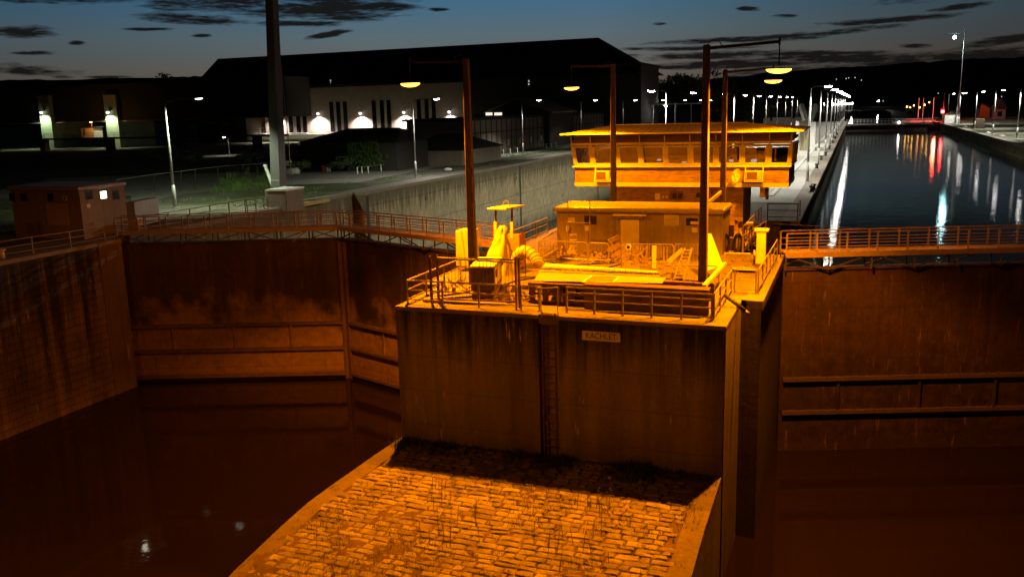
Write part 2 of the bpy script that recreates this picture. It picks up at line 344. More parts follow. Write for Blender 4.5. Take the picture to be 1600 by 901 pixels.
MT['ivy'] = leafmat('ivy_leaves', (.03, .07, .012), (.07, .13, .03))
MT['grassb'] = leafmat('grass_blades', (.08, .17, .035), (.2, .32, .08))
MT['weed'] = leafmat('dry_weeds', (.06, .05, .025), (.14, .11, .05))
def brickmat(name, c1, c2, mortar, bw, rh, ms=.012):
    t = NT(name); P = t.tc.outputs['Object']; s = t.n('ShaderNodeSeparateXYZ'); t.L(P, s.inputs[0]); cb = t.n('ShaderNodeCombineXYZ')
    t.L(t.math('ADD', s.outputs[0], s.outputs[1]), cb.inputs[0]); t.L(s.outputs[2], cb.inputs[1])
    b = t.n('ShaderNodeTexBrick'); t.L(cb.outputs[0], b.inputs['Vector']); b.inputs['Scale'].default_value = 1
    b.inputs['Brick Width'].default_value = bw; b.inputs['Row Height'].default_value = rh; b.inputs['Mortar Size'].default_value = ms
    b.inputs['Color1'].default_value = (*c1, 1); b.inputs['Color2'].default_value = (*c2, 1); b.inputs['Mortar'].default_value = (*mortar, 1); b.inputs['Bias'].default_value = -.2
    n = t.noise(P, 1.4, 7, .65, .3, .75); c = t.mix(t.math('MULTIPLY', n, .5), b.outputs['Color'], tuple(x*.5 for x in c2))
    t.pbr(c, .85, 0, t.bump(t.math('SUBTRACT', t.math('MULTIPLY', n, .3), b.outputs['Fac']), .3, .01), .25); return t.m
MT['brick'] = brickmat('clinker_brick', (.36, .25, .18), (.16, .105, .075), (.27, .23, .19), .3, .09)
def water(name, col, rough, bumps, spec=.5):
    t = NT(name); P = t.tc.outputs['Object']; h = None
    for sc, st, amt in bumps:
        k = t.math('MULTIPLY', t.noise(t.map(st), sc, 3, .55), amt); h = k if h is None else t.math('ADD', h, k)
    q = t.pbr(col, rough, 0, t.bump(h, 1., .1), spec); q.inputs['IOR'].default_value = 1.33; return t.m
MT['lowwater'] = water('lower_pool_surface', (.011, .0065, .0035), .035, [(.5, (1,1,1), .05), (2.2, (1,1,1), .03), (7, (1,1,1), .006)], .5)
MT['upwater'] = water('upper_canal_surface', (.008, .015, .012), .03, [(.8, (1,1,1), .10), (3., (1,1.,1), .055), (9, (1,1,1), .014)], .2)
def groundmat():
    t = NT('grass_and_gravel'); P = t.tc.outputs['Object']
    n = t.noise(P, .12, 6, .65, .44, .58); n2 = t.noise(P, 2.5, 8, .7, .3, .7); n3 = t.noise(P, 14, 4, .7, .3, .7)
    g = t.mix(n2, (.05, .075, .025), (.11, .12, .05)); k = t.mix(n2, (.26, .24, .2), (.15, .14, .11))
    c = t.mix(n, g, k); c = t.mix(t.math('MULTIPLY', n3, .4), c, (.03, .035, .018))
    t.pbr(c, .95, 0, t.bump(t.math('ADD', n2, n3), .6, .05), .2); return t.m
MT['ground'] = groundmat()
MT['gravel'] = plain('gravel_path', (.36, .34, .29), .95, 0, .5, 1.2, .5, dirt=(.08,.09,.05), damt=.6)
MT['hill'] = plain('wooded_hillside', (.02, .024, .014), 1, 0, .4, .02, 0)

WHITE = (1., .97, .88); COOL = (.86, .97, 1.); SOD = (1., .245, .0); GREENISH = (.85, 1., .68); PINK = (1., .9, .8)
MT['sodlens'] = emis('sodium_lens', (1., .36, .03), 9)
MT['whitelens'] = emis('white_lens', (1., .97, .9), 60)
MT['whitelens2'] = emis('bright_white_lens', (1., .97, .9), 160)
MT['dimlens'] = emis('shielded_white_lens', (.95, 1., .88), 5)
MT['walllens'] = emis('wall_lamp_lens', (1., .97, .9), 5)
MT['mastpaint'] = plain('weathered_mast_steel', (.13, .13, .125), .65, 0, .3, 1.5, .1, stretch=(3,3,.2))
MT['coollens'] = emis('mast_light', (.45, .95, .95), 200)
MT['redlens'] = emis('red_signal', (1., .03, .02), 60)
MT['amberlens'] = emis('amber_far_light', (1., .45, .06), 40)
MT['litwin'] = emis('lit_window', (1., .93, .68), 5)
MT['litwin2'] = emis('lit_house_window', (1., .85, .7), 1.2)
MT['screen'] = emis('monitor_glow', (.95, .85, 1.), .8)

# ------------------------------------------------------------------ levels and lines (metres)
ZLOW, ZUP, ZAPR = -8.75, -1.8, -4.85
XL, XMl, XMr, XR = -39.3, -15.5, -2.72, 21.3     # quay lines: left bank, mole left, mole right, right bank
YPF, YST, YH, YAP = 26.5, 30.4, 39.3, 43.8        # pier front, pier step, gate hinges, gate mitre
YEND = 268.

# ------------------------------------------------------------------ water
m = MB(); m.poly([(-60, -30, ZLOW), (60, -30, ZLOW), (60, YAP+1, ZLOW), (-60, YAP+1, ZLOW)]); struct(m.build('lower_pool_water', MT['lowwater']))
m = MB(); m.poly([(XMr-2.5, 40.3, ZUP), (XMr-.05, 39.42, ZUP), ((XMr+XR)/2, YAP+.05, ZUP), (XR+.5, 39.3, ZUP), (XR+.5, 900, ZUP), (XMr-2.5, 900, ZUP)]); struct(m.build('upper_canal_water', MT['upwater']))
m = MB(); m.poly([(XL-1.5, YAP+1, ZLOW), (XMl+.5, YAP+1, ZLOW), (XMl+.5, 600, ZLOW), (XL-1.5, 600, ZLOW)]); struct(m.build('left_chamber_water', MT['lowwater']))

# ------------------------------------------------------------------ ground sheets
m = MB(); m.poly([(-2500, -40, -.02), (-41.5, -40, -.02), (-41.5, 3000, -.02), (-2500, 3000, -.02)]); struct(m.build('left_bank_ground', MT['ground']))
m = MB(); m.poly([(XR+.8, -40, -.02), (2500, -40, -.02), (2500, 3000, -.02), (XR+.8, 3000, -.02)]); struct(m.build('right_bank_ground', MT['ground']))
m = MB(); m.poly([(-41.5, 420, -.02), (XMl-.5, 420, -.02), (XMl-.5, 3000, -.02), (-41.5, 3000, -.02)]); m.poly([(XMl-.5, 290, -.02), (XMr-.5, 290, -.02), (XMr-.5, 3000, -.02), (XMl-.5, 3000, -.02)]); m.poly([(XMr-.5, 640, -.02), (XR+.8, 640, -.02), (XR+.8, 3000, -.02), (XMr-.5, 3000, -.02)])
struct(m.build('far_ground', MT['ground']))
m = MB(); m.prism([(-14.7, YPF+.02), (-3.42, YPF+.02), (-3.42, YST), (XMr-.5, YST), (XMr-.5, 40), (-4.7, 40.3), (-4.7, 52), (XMr-.5, 52), (XMr-.5, 62), (XMl+.5, 62), (XMl+.5, YST), (-14.7, YST)], -.3, 0.)
struct(m.build('pier_deck', MT['deckconc']))
m = MB(); m.prism([(XMl+.5, 62.0), (XMr-.5, 62.0), (XMr-.5, YEND+40), (XMl+.5, YEND+40)], -.3, -.004); struct(m.build('mole_pavement', MT['mole']))
m = MB(); pts = []
for (a, b) in ((PZ(205, 320), PZ(205, 300)), (PZ(290, 303), PZ(305, 285)), (PZ(420, 290), PZ(420, 270)), (PZ(560, 285), PZ(600, 266)), (PZ(700, 258), PZ(720, 248)), (PZ(880, 232), PZ(890, 229))): pts.append((a, b))
for i in range(len(pts)-1): m.poly([(*pts[i][0].xy, .0), (*pts[i+1][0].xy, .0), (*pts[i+1][1].xy, .0), (*pts[i][1].xy, .0)])
struct(m.build('gravel_path', MT['gravel']))
m = MB(); m.poly([(-75, 56, .002), (-56.5, 62, .002), (-53.5, 75, .002), (-60, 92, .002), (-90, 80, .002)]); struct(m.build('parking_ground', MT['gravel']))

# ------------------------------------------------------------------ lock walls
def wall(name, label, boxes, mat, coping=None, cmat=None, cat='lock wall', loc=None):
    b0 = boxes[0]; t = thing(name, label, cat, loc or ((b0[0]+b0[1])/2, b0[2], 0))
    m = MB()
    for b in boxes: m.box(*b)
    m.build('wall_body', mat, t)
    if coping:
        m = MB()
        for b in coping: m.box(*b)
        m.build('coping', cmat or MT['coping'], t, bevel=.03)
    return t
wall('lock_wall', 'dark stone lock head wall with pale streaks below the orange pump house', [(-43, -38.75, -20, 36.7, -10, -.22)], MT['masonry'],
     [(-43, -38.7, -20, 36.7, -.22, .0)])
wall('lock_wall', 'end pillar of the left quay beside the dark gate slot', [(-43, -38.7, 36.7, 38.35, -10, -.22), (-43, -39.6, 38.35, 39.6, -10, -.3)], MT['pillar'], [(-43, -38.66, 36.7, 38.35, -.22, -.001), (-43, -39.55, 38.35, 39.6, -.3, -.002)])
t = wall('lock_wall', 'long weathered concrete wall of the empty left chamber lit by white lamps', [(-41.4, XL, 66.3, 420, -12, -.28), (-41.4, XL-1.0, 54.5, 66.3, -12, -.35), (-41.4, XL, 39.6, 54.5, -12, -.3)], MT['chwall'],
     [(-41.5, XL+.06, 66.3, 420, -.28, .02), (-41.5, XL-.95, 54.5, 66.3, -.35, -.06), (-41.5, XL+.04, 39.6, 54.5, -.3, 0.)], loc=(-40, 66, 0))
m = MB()
for Y in (66.6, 104.5, 141, 178, 215): m.box(XL-.03, XL+.012, Y, Y+.55, -12, -.4)
m.build('ladder_slot', MT['black'], t)
m = MB()
for Y in (78, 103.4, 122, 140, 160, 180):
    for z in (-1.6, -3.6, -5.6, -7.4): m.box(XL-.03, XL+.015, Y, Y+.22, z-.35, z)
m.build('mooring_niche', MT['black'], t)
m = MB(); m.box(XL-.62, XL-.3, 55.2, 61.5, -.34, -.02); tag(m.build('safety_beam', MT['yellow'], bevel=.02), 'yellow edged beam lying along the recess of the left chamber wall', 'beam')
wall('lock_wall', 'left side wall of the mole behind the pier', [(XMl, XMl+1, YST, 300, -12, -.3)], MT['chwall'], [(XMl-.05, XMl+1, YST, 300, -.3, .01)])
t = wall('lock_wall', 'right side wall of the mole running along the water filled chamber', [(XMr-1, XMr, 52, YEND+30, -8, -.25), (-5.6, -4.75, 40.2, 52, -8, -.25)], MT['chwall'], [(XMr-1, XMr+.05, 52, YEND+30, -.25, .012), (-5.6, -4.6, 40.2, 51.95, -.25, .012)], loc=(XMr, 66, 0))
m = MB(); m.box(-4.6, XMr-.01, 52.0, 52.4, -8, -.26); m.build('recess_end', MT['pierside'], t)
t = wall('lock_wall', 'low concrete quay wall of the right bank with grass on top', [(XR, XR+1.2, 44, 640, -8, -.3)], MT['chwall'], [(XR-.06, XR+1.2, 44, 640, -.3, .02)], loc=(XR, 150, 0))
m = MB()
for k in range(14): m.box(XR-.03, XR+.02, 70+k*16.5, 70.2+k*16.5, -2.5, -.3)
m.build('wall_joint', MT['black'], t)

# ------------------------------------------------------------------ front pier with the ladder slot, sign and date
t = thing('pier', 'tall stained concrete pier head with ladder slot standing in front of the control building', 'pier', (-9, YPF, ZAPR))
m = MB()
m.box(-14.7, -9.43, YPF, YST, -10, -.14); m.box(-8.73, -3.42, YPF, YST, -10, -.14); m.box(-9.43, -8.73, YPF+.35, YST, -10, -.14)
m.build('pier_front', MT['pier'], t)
m = MB(); m.box(-3.415, -3.39, YPF+.05, YST-.02, -10, -.145); m.build('side_facing', MT['pierside'], t)
m = MB(); m.box(XMr-.9, XMr, YST, 40.2, -10, -.35); m.box(-3.42, XMr-.9, YST, YST+.5, -10, -.35); m.build('stepped_side', MT['pierside'], t)
m = MB(); m.box(-14.72, -9.43, YPF-.02, YPF+.75, -.14, .006); m.box(-8.73, -3.38, YPF-.02, YPF+.75, -.14, .006); m.box(-9.43, -8.73, YPF+.35, YPF+.75, -.14, .006)
m.box(-4.1, -3.38, YPF+.75, YST, -.14, .006); m.box(-4.1, XMr+.06, YST, YST+.6, -.36, .007); m.box(XMr-.6, XMr+.06, YST+.6, 40.2, -.36, .007); m.box(-14.74, -14.1, YPF+.75, YST, -.32, .006)
m.build('coping', MT['coping'], t, bevel=.03)

def text_mesh(s, size, depth, name, mat, loc, rot, parent, sx=1.):
    c = bpy.data.curves.new(name, 'FONT'); c.body = s; c.size = size; c.extrude = depth; c.align_x = 'CENTER'; c.align_y = 'CENTER'
    o = bpy.data.objects.new(name+'_tmp', c); COL.objects.link(o)
    dg = bpy.context.evaluated_depsgraph_get(); me = bpy.data.meshes.new_from_object(o.evaluated_get(dg))
    bpy.data.objects.remove(o); me.materials.clear(); me.materials.append(mat)
    M = Matrix.Translation(Vector(loc)-WO.get(parent.name, Vector())) @ rot @ Matrix.Diagonal((sx, 1, 1, 1)); me.transform(M)
    q = bpy.data.objects.new(name, me); COL.objects.link(q); q.parent = parent; return q
RX = Matrix.Rotation(pi/2, 4, 'X')
text_mesh('1924', .42, .004, 'date_numerals', MT['rust'], (-13.86, YPF-.003, -.42), RX, t, 1.1)
t = thing('name_sign', 'pale rectangular sign reading KACHLET on the pier face', 'sign', (-7.3, YPF, -.57))
m = MB(); m.box(-7.93, -6.66, YPF-.04, YPF-.012, -.73, -.42); m.build('plate', MT['sign'], t, bevel=.02)
text_mesh('KACHLET', .275, .004, 'lettering', MT['black'], (-7.3, YPF-.046, -.575), RX, t, .86)
t = thing('ladder', 'rusty iron rung ladder in the slot of the pier face with hoop handles on top', 'ladder', (-9.1, YPF, ZAPR))
for x in (-9.32, -8.88):
    m = MB(); m.bar((x, YPF+.1, ZAPR), (x, YPF+.1, .05), .05, .07); m.build('stile', MT['rust'], t)
for k in range(17): m = MB(); m.tube((-9.32, YPF+.1, ZAPR+.3+k*.28), (-8.88, YPF+.1, ZAPR+.3+k*.28), .022); m.build('rung', MT['rust'], t)
m = MB()
m.tube((-9.32, YPF+.02, -.1), (-9.32, YPF+.02, .95), .02); m.tube((-8.75, YPF+.02, -.5), (-8.75, YPF+.02, .95), .02)
m.path([(-9.32, YPF+.02, .95)]+[(-9.33-.22*sin(a*pi/6)+(.58*a/6 if a else 0), YPF+.02-.3*sin(a*pi/6), .95) for a in range(7)]+[(-8.75, YPF+.02, .95)], .02, 6)
m.build('hoop_handle', MT['rail'], t)

# ------------------------------------------------------------------ stone apron
AL = [PZ(625, 683, ZAPR), PZ(540, 735, ZAPR), PZ(470, 780, ZAPR), PZ(410, 838, ZAPR), PZ(360, 901, ZAPR)]
edgeL = [(-14.75, 26.5)]+[tuple(PZ(x, y, ZAPR).xy) for x, y in ((592, 706), (555, 732), (515, 760), (477, 788), (436, 825), (398, 861), (360, 897))]
edgeL += [(edgeL[-1][0]+.9, 13.), (edgeL[-1][0]+2.2, 9)]
edgeR = [(-3.42, 26.5), (-3.36, 22.6), (-3.28, 20.1), (-3.25, 16.), (-3.6, 13), (-4.5, 9)]
def exl(y, E):
    for (x0, y0), (x1, y1) in zip(E, E[1:]):
        if y <= y0 and y >= y1: return x0+(x1-x0)*(y0-y)/(y0-y1)
    return E[0][0] if y > E[0][1] else E[-1][0]
m = MB(); m.prism([p for p in edgeL]+[p for p in edgeR[::-1]], -11, ZAPR-.14); struct(m.build('apron_base', MT['pierside']))
from mathutils import noise as mn
def fbm(x, y, s): return mn.fractal(Vector((x*s, y*s, 3.7)), 1., 2., 5)
# soil sheet that swells over the stones in weedy patches
m = MB(); nx, ny = 190, 280; vs = []; fs = []
for j in range(ny+1):
    y = 26.49-(26.49-9)*j/ny; a, b = exl(y, edgeL)+.05, exl(y, edgeR)-.05
    for i in range(nx+1):
        x = a+(b-a)*i/nx; h = fbm(x, y, .5)*.036+fbm(x+9, y, 2.6)*.026+fbm(x, y+5, 8.)*.012
        vs.append((x, y, ZAPR-.012+h))
for j in range(ny):
    for i in range(nx): fs.append((j*(nx+1)+i, j*(nx+1)+i+1, (j+1)*(nx+1)+i+1, (j+1)*(nx+1)+i))
m.add(vs, fs)
t_ = NT('apron_soil'); P = t_.tc.outputs['Object']; n1 = t_.noise(P, 1.1, 7, .7, .3, .7); n2 = t_.noise(P, 12, 6, .7, .3, .7)
c_ = t_.mix(n1, (.15, .1, .05), (.07, .055, .025)); c_ = t_.mix(t_.math('MULTIPLY', n2, .6), c_, (.24, .17, .09)); t_.pbr(c_, .95, 0, t_.bump(n2, .6, .04), .15)
struct(m.build('apron_soil', t_.m, smooth=True, fix=False))
m = MB(); y = 26.3; row = 0
while y > 9.5:
    d = random.uniform(.21, .31); a, b = exl(y, edgeL)+.62, exl(y, edgeR)-.6; x = a+random.uniform(-.2, .1)
    while x < b:
        w = random.uniform(.26, .5) if random.random() < .55 else random.uniform(.4, .8); g = random.uniform(.008, .024)
        if x+w > b+.25: break
        tilt = random.uniform(-.012, .012); hz = ZAPR+random.uniform(-.008, .014)
        n = 10; pts = []
        for cx, cy in ((x+g, y-d+g), (x+w*.5, y-d+g), (x+w-g, y-d+g), (x+w-g, y-d*.5), (x+w-g, y-g), (x+w*.5, y-g), (x+g, y-g), (x+g, y-d*.5)):
            pts.append((cx+random.uniform(-.03, .03), cy+random.uniform(-.022, .022)))
        cxm = x+w/2; cym = y-d/2; k = len(pts)
        sl = .05*sin(x*.25)
        lowr = [(px, py, hz-.12) for px, py in pts]; mid = [(px, py, hz-.02) for px, py in pts]
        top = [(cxm+(px-cxm)*.88, cym+(py-cym)*.84, hz+random.uniform(0, .018)+tilt*(px-cxm)*4) for px, py in pts]
        f = [(i, (i+1) % k, k+(i+1) % k, k+i) for i in range(k)]+[(k+i, k+(i+1) % k, 2*k+(i+1) % k, 2*k+i) for i in range(k)]+[(2*k+i, 2*k+(i+1) % k, 3*k) for i in range(k)]
        m.add(lowr+mid+top+[(cxm+random.uniform(-.06, .06), cym, hz+random.uniform(.01, .028))], f); x += w
    y -= d; row += 1
t_ = NT('apron_stones'); P = t_.tc.outputs['Object']; g_ = t_.n('ShaderNodeNewGeometry'); n1 = t_.noise(P, 1.6, 7, .7, .35, .68); n2 = t_.noise(P, 9, 7, .7, .3, .7); n3 = t_.noise(P, 40, 4, .7, .3, .7)
c_ = t_.mix(g_.outputs['Random Per Island'], (.56, .5, .38), (.33, .28, .2)); c_ = t_.mix(t_.math('MULTIPLY', n1, .75), c_, (.1, .072, .038)); c_ = t_.mix(t_.math('MULTIPLY', n2, .55), c_, (.13, .095, .055))
t_.pbr(c_, .88, 0, t_.bump(t_.math('ADD', n2, t_.math('MULTIPLY', n3, .5)), .6, .02), .25)
struct(m.build('stone_apron', t_.m))
for nm, E, sg, lab in (('apron_kerb', edgeL, 1, 0), ('apron_kerb', edgeR, -1, 0)):
    m = MB(); ys = [26.49-k*(17.4/34) for k in range(35)]
    for a, b in zip(ys, ys[1:]):
        p = exl(a, E); q = exl(b, E); w = .6*sg; e0 = -.02
        m.extr([(p, a, ZAPR-.25), (q, b, ZAPR-.25), (q+w, b, ZAPR-.25), (p+w, a, ZAPR-.25)], (0, 0, .28+e0))
    struct(m.build(nm, MT['kerb']))
# weeds: tufts in the joints, tall stems, and shrubs at the foot of the pier
m = MB()
def blade(m, p, h, w, lean, az_):
    d = Vector((cos(az_), sin(az_), 0)); s = Vector((-sin(az_), cos(az_), 0))*w; p = Vector(p)
    m.add([p-s, p+s, p+d*lean*.4+Vector((0,0,h*.6))+s*.6, p+d*lean*.4+Vector((0,0,h*.6))-s*.6, p+d*lean+Vector((0,0,h))], [(0,1,2,3), (3,2,4)])
cnt = 0
for k in range(16000):
    y = random.uniform(10, 26.4); x = random.uniform(exl(y, edgeL)+.3, exl(y, edgeR)-.2)
    if fbm(x, y, .55)+.35*fbm(x+3, y+8, 2.2) < .02 and random.random() > .06: continue
    for q in range(3): blade(m, (x+random.uniform(-.05,.05), y+random.uniform(-.05,.05), ZAPR-.02), random.uniform(.04, .16), random.uniform(.004, .009), random.uniform(.02, .1), random.uniform(0, 6.28))
wc = [(random.uniform(-13.5, -4.2), random.uniform(13, 24.5)) for q in range(16)]
for k in range(75):
    q = random.choice(wc); y = min(25.6, max(12, q[1]+random.gauss(0, .45))); x = min(exl(y, edgeR)-.4, max(exl(y, edgeL)+.4, q[0]+random.gauss(0, .45))); h = random.uniform(.3, .8); l = random.uniform(-.1, .1)
    m.tube((x, y, ZAPR-.02), (x+l, y, ZAPR+h), .008, .004, 4)
    for q in range(int(h*26)):
        z = random.uniform(.25, 1)*h; blade(m, (x+l*z/h, y, ZAPR+z), random.uniform(.02, .07), .008, random.uniform(.04, .1), random.uniform(0, 6.28))
struct(m.build('apron_weeds', MT['weed'], fix=False), 'stuff')
m = MB()
for k in range(1700):
    x = random.uniform(-14.6, -3.5); y = 26.5-abs(random.gauss(0, .55))-.03
    dens = .5+fbm(x, 2, .6)
    if random.random() > dens: continue
    for q in range(5): blade(m, (x+random.uniform(-.12,.12), y+random.uniform(-.08,.0), ZAPR-.02), random.uniform(.08, .34)*max(.4, dens), .012, random.uniform(.04, .2), random.uniform(0, 6.28))
struct(m.build('pier_foot_weeds', MT['leaf'], fix=False), 'stuff')

# ------------------------------------------------------------------ mitre gates with their walkways
def gate_leaf(label, A, B, gm='gate', bm_='gatebeam', nbeam=3):
    A = Vector((*A, 0)); B = Vector((*B, 0)); u = (B-A).normalized(); n = Vector((u.y, -u.x, 0))
    if n.y > 0: n = -n
    L = (B-A).length; z = Vector((0,0,1)); c = (A+B)/2
    t = thing('lock_gate', label, 'lock gate', (c.x, c.y, -.5))
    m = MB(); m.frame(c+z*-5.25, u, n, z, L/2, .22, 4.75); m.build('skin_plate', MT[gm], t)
    for zz, h in ((-5.35, .16), (-6.88, .15), (-8.45, .16))[:nbeam]:
        m = MB(); m.frame(c+n*.31+z*zz, u, n, z, L/2-.1, .11, h*.3); m.frame(c+n*.41+z*(zz-.045), u, n, z, L/2-.1, .012, .07); m.build('girder', MT[bm_], t)
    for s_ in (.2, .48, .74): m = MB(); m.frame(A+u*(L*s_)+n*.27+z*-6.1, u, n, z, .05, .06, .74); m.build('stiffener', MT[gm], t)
    m = MB(); m.frame(B-u*.16+n*.28+z*-4.9, u, n, z, .14, .14, 4.3); m.build('mitre_post', MT[bm_], t)
    m = MB(); m.frame(c-z*.47, u, n, z, L/2, .3, .035); m.build('top_plate', MT[gm], t)
    # walkway
    w0, w1 = .55, -.35                                             # front / back rail offsets along n
    m = MB(); m.frame(c+n*.1+z*.26, u, n, z, L/2, .48, .03); m.frame(c+n*.58+z*.21, u, n, z, L/2, .03, .11); m.frame(c-n*.38+z*.21, u, n, z, L/2, .03, .11); m.build('walkway', MT['railrust'], t)
    m = MB(); k = int(L/1.65)
    for i in range(k+1):
        p = A+u*(L*i/k); h = .42
        m.bar(p+n*.5-z*.47, p+n*.5+z*.2, .06); m.bar(p-n*.3-z*.47, p-n*.3+z*.2, .06)
        if i < k and i % 2 == 0:
            q = p+u*(L/k); m.bar(p+n*.5+z*.18, q+n*.5-z*.43, .05); m.bar(q-n*.3+z*.18, p-n*.3-z*.43, .05)
        elif i < k:
            q = p+u*(L/k); m.bar(p+n*.5-z*.43, q+n*.5+z*.18, .05)
    m.build('brackets', MT['darksteel'], t)
    for off in (w0, w1):
        k = int(L/1.25)
        for i in range(k+1):
            p = A+u*(L*i/k)+n*off
            m = MB(); m.bar(p+z*.15, p+z*1.12, .07, .05); m.build('rail_post', MT['railrust'], t)
        m = MB()
        for zz, r in ((1.13, .03), (.82, .02), (.55, .02)): m.tube(A+n*off+z*zz, B+n*off+z*zz, r, n=6)
        m.build('guard_rail', MT['railrust'], t)
    return t
apL = ((XL+XMl)/2, YAP)
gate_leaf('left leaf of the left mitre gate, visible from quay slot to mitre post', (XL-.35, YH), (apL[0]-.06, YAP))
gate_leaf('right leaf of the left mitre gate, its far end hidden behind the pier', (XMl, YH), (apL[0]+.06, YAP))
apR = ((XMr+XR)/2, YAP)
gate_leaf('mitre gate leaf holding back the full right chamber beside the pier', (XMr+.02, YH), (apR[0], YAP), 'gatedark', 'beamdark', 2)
m = MB(); m.bar(PY(457, 378, 40.5), PY(489, 352, 40.8), .07, .05); tag(m.build('inclined_pole', MT['rail']), 'thin inclined steel pole leaning on the railing of the left gate', 'pole')
m = MB()
for i in range(24):
    a = (XMr-1.+i*1.0, 47.5, .42-.0018*(i*1.)*(23-i)); b = (XMr-1.+(i+1)*1.0, 47.5, .42-.0018*(i+1.)*(22-i)); m.tube(a, b, .012, n=5)
tag(m.build('cable', MT['black']), 'thin black cable strung across the right chamber behind the gate railing', 'cable')
# debris raft floating behind the right gate

# ------------------------------------------------------------------ railings
def railing(label, pts, h=.85, step=1.4, levels=(1., .6, .2), mat='rail', pr=.03, name='guard_rail', cat='railing', group=None):
    pts = [Vector(p) for p in pts]; t = thing(name, label, cat, pts[0], group)
    for a, b in zip(pts, pts[1:]):
        k = max(1, round((b-a).length/step))
        for i in range(k+1):
            if i == k and b is not pts[-1]: continue
            p = a.lerp(b, i/k); m = MB(); m.bar(p, p+Vector((0,0,h)), pr*1.9, pr*1.5); m.frame(p+Vector((0,0,.012)), Vector((1,0,0)), Vector((0,1,0)), Vector((0,0,1)), .07, .07, .012); m.build('post', MT[mat], t)
    m = MB()
    for lv in levels:
        for a, b in zip(pts, pts[1:]): m.tube(a+Vector((0,0,h*lv)), b+Vector((0,0,h*lv)), pr*(1. if lv == 1 else .75), n=6)
    m.build('rails', MT[mat], t); return t
railing('three bar railing on the left front edge and left side of the pier', [(-10.35, 26.95, 0), (-14.45, 26.95, 0), (-14.45, 31.5, 0)], .84, 1.35)
railing('railing beside the hoop handles of the pier ladder', [(-10.2, 27.0, 0), (-9.55, 27.0, 0)], .84, .8)
railing('railing on the right half of the pier front edge, right of the ladder', [(-8.6, 27.0, 0), (-3.9, 27.0, 0)], .86, .95, (1., .8, .5, .15))
railing('short railing running back along the right pier corner with the slanted tube', [(-3.85, 27.1, 0), (-3.85, 31.2, 0)], .86, 1.4)
railing('low three bar gate panel across the quay step right of the pier', [(-3.75, 31.4, 0), (-3.02, 31.4, 0)], .86, 1.0)
railing('railing on the right quay edge from the step back to the gate walkway', [(-2.95, 31.5, 0), (-2.9, 38.8, 0)], .88, 1.4)
railing('railing along the gate recess behind the yellow cabinet', [(-4.75, 41.0, 0), (-4.75, 51.2, 0)], .9, 1.5)
railing('railing on the left mole edge between gate walkway and hut', [(-15.3, 39.2, 0), (-15.3, 44.8, 0)], .85, 1.6)
railing('railing on the left quay in front of the pump house', [PZ(-70, 416), PZ(52, 395), PZ(111, 386), PZ(164, 376), PZ(184, 372.5)], .82, 1.9, mat='rail')
railing('pale railing on the left quay leading from the walkway to the tall mast', [(-39.7, 41.4, 0), (-39.7, 53., 0)], .9, 1.9)
railing('small railing panel in front of the mast plinth', [(-39.5, 50.6, 0), (-38.6, 50.6, 0), (-38.6, 53.4, 0)], .95, 1.2)
railing('dark railing on the small platform at the end of the gate recess', [(-4.5, 52.3, 0), (-2.85, 52.3, 0), (-2.85, 54.5, 0)], .95, 1.6, mat='darksteel')
# cage fence of upright bars round the generator
t = thing('cage_fence', 'tall dark cage fence panel in front of the generator box', 'fence', (-12, 27.3, 0))
for x, y in ((-13.55, 27.05), (-13.4, 27.3), (-10.55, 27.5), (-10.38, 27.35)):
    m = MB(); m.bar((x, y, 0), (x, y, 1.72), .07); m.build('post', MT['rust'], t)
m = MB()
for z in (.15, 1.62): m.bar((-13.4, 27.3, z), (-10.55, 27.5, z), .05)
for i in range(1, 22):
    x = -13.4+2.85*i/22; m.tube((x, 27.3+.2*i/22, .15), (x, 27.3+.2*i/22, 1.62), .008, n=4)
m.build('bars', MT['rust'], t)
m = MB(); m.bar((-13.3, 27.05, 1.66), (-10.5, 27.2, 1.58), .07, .05); m.build('hand_bar', MT['rail'], t)
# slanted floodlight tube at the corner
t = thing('slanted_tube', 'dark tube with a pale end sticking out over the right pier corner', 'tube', (-3.7, 29, .3))
a = Vector((-3.82, 29.2, .42)); b = PY(1170, 490, 29.0)
m = MB(); m.tube(a, a.lerp(b, .86), .07, n=10); m.build('tube', MT['darksteel'], t, True)
m = MB(); m.tube(a.lerp(b, .86), b, .055, n=10); m.build('end_piece', MT['rail'], t, True)

# ------------------------------------------------------------------ stop log stack with the boarded top
t = thing('stop_log_stack', 'stack of lattice stop log beams boarded over as a bright work platform', 'platform', (-8.2, 28.3, 0))
x0, x1 = -10.35, -4.25
m = MB(); zt = .72
m.box(x0, x1, 28.12, 28.3, .6, zt); m.box(x0, x1, 28.12, 28.3, .0, .1); m.box(x0, x1, 29.9, 30.05, .0, .62)
m.build('beam', MT['rust'], t, bevel=.01)
m = MB()
for i in range(13):
    x = x0+.12+(x1-x0-.24)*i/12; m.box(x-.09, x+.09, 28.14, 28.28, .1, .6)
m.box(x0, x1, 28.15, 28.26, .3, .37); m.build('lattice', MT['rust'], t)
m = MB(); m.box(-6.2, x1, 28.1, 28.118, .05, .62); m.build('dark_panel', MT['darksteel'], t)
m = MB(); m.extr([(-10.2, 28.3, .73), (-5.85, 28.9, .73), (-5.9, 29.9, .73), (-10.6, 30.1, .73)], (0, 0, .03)); m.build('board_floor', MT['ply'], t)
m = MB()
for i in range(22):
    a = i/22; b = (i+.93)/22; X0, X1 = -10.85, -6.35
    m.extr([(X0+(X1-X0)*a+.25, 29.95+.0*a, .765), (X0+(X1-X0)*b+.25, 29.95, .765), (X0+(X1-X0)*b-.05, 31.6-.7*b, .775), (X0+(X1-X0)*a-.05, 31.6-.7*a, .775)], (0, 0, .02))
m.build('sheet_cover', MT['plastic'], t)
m = MB(); q = [PZ(910, 441, .77), PZ(958, 441, .77), PZ(968, 432, .77), PZ(925, 431, .77)]
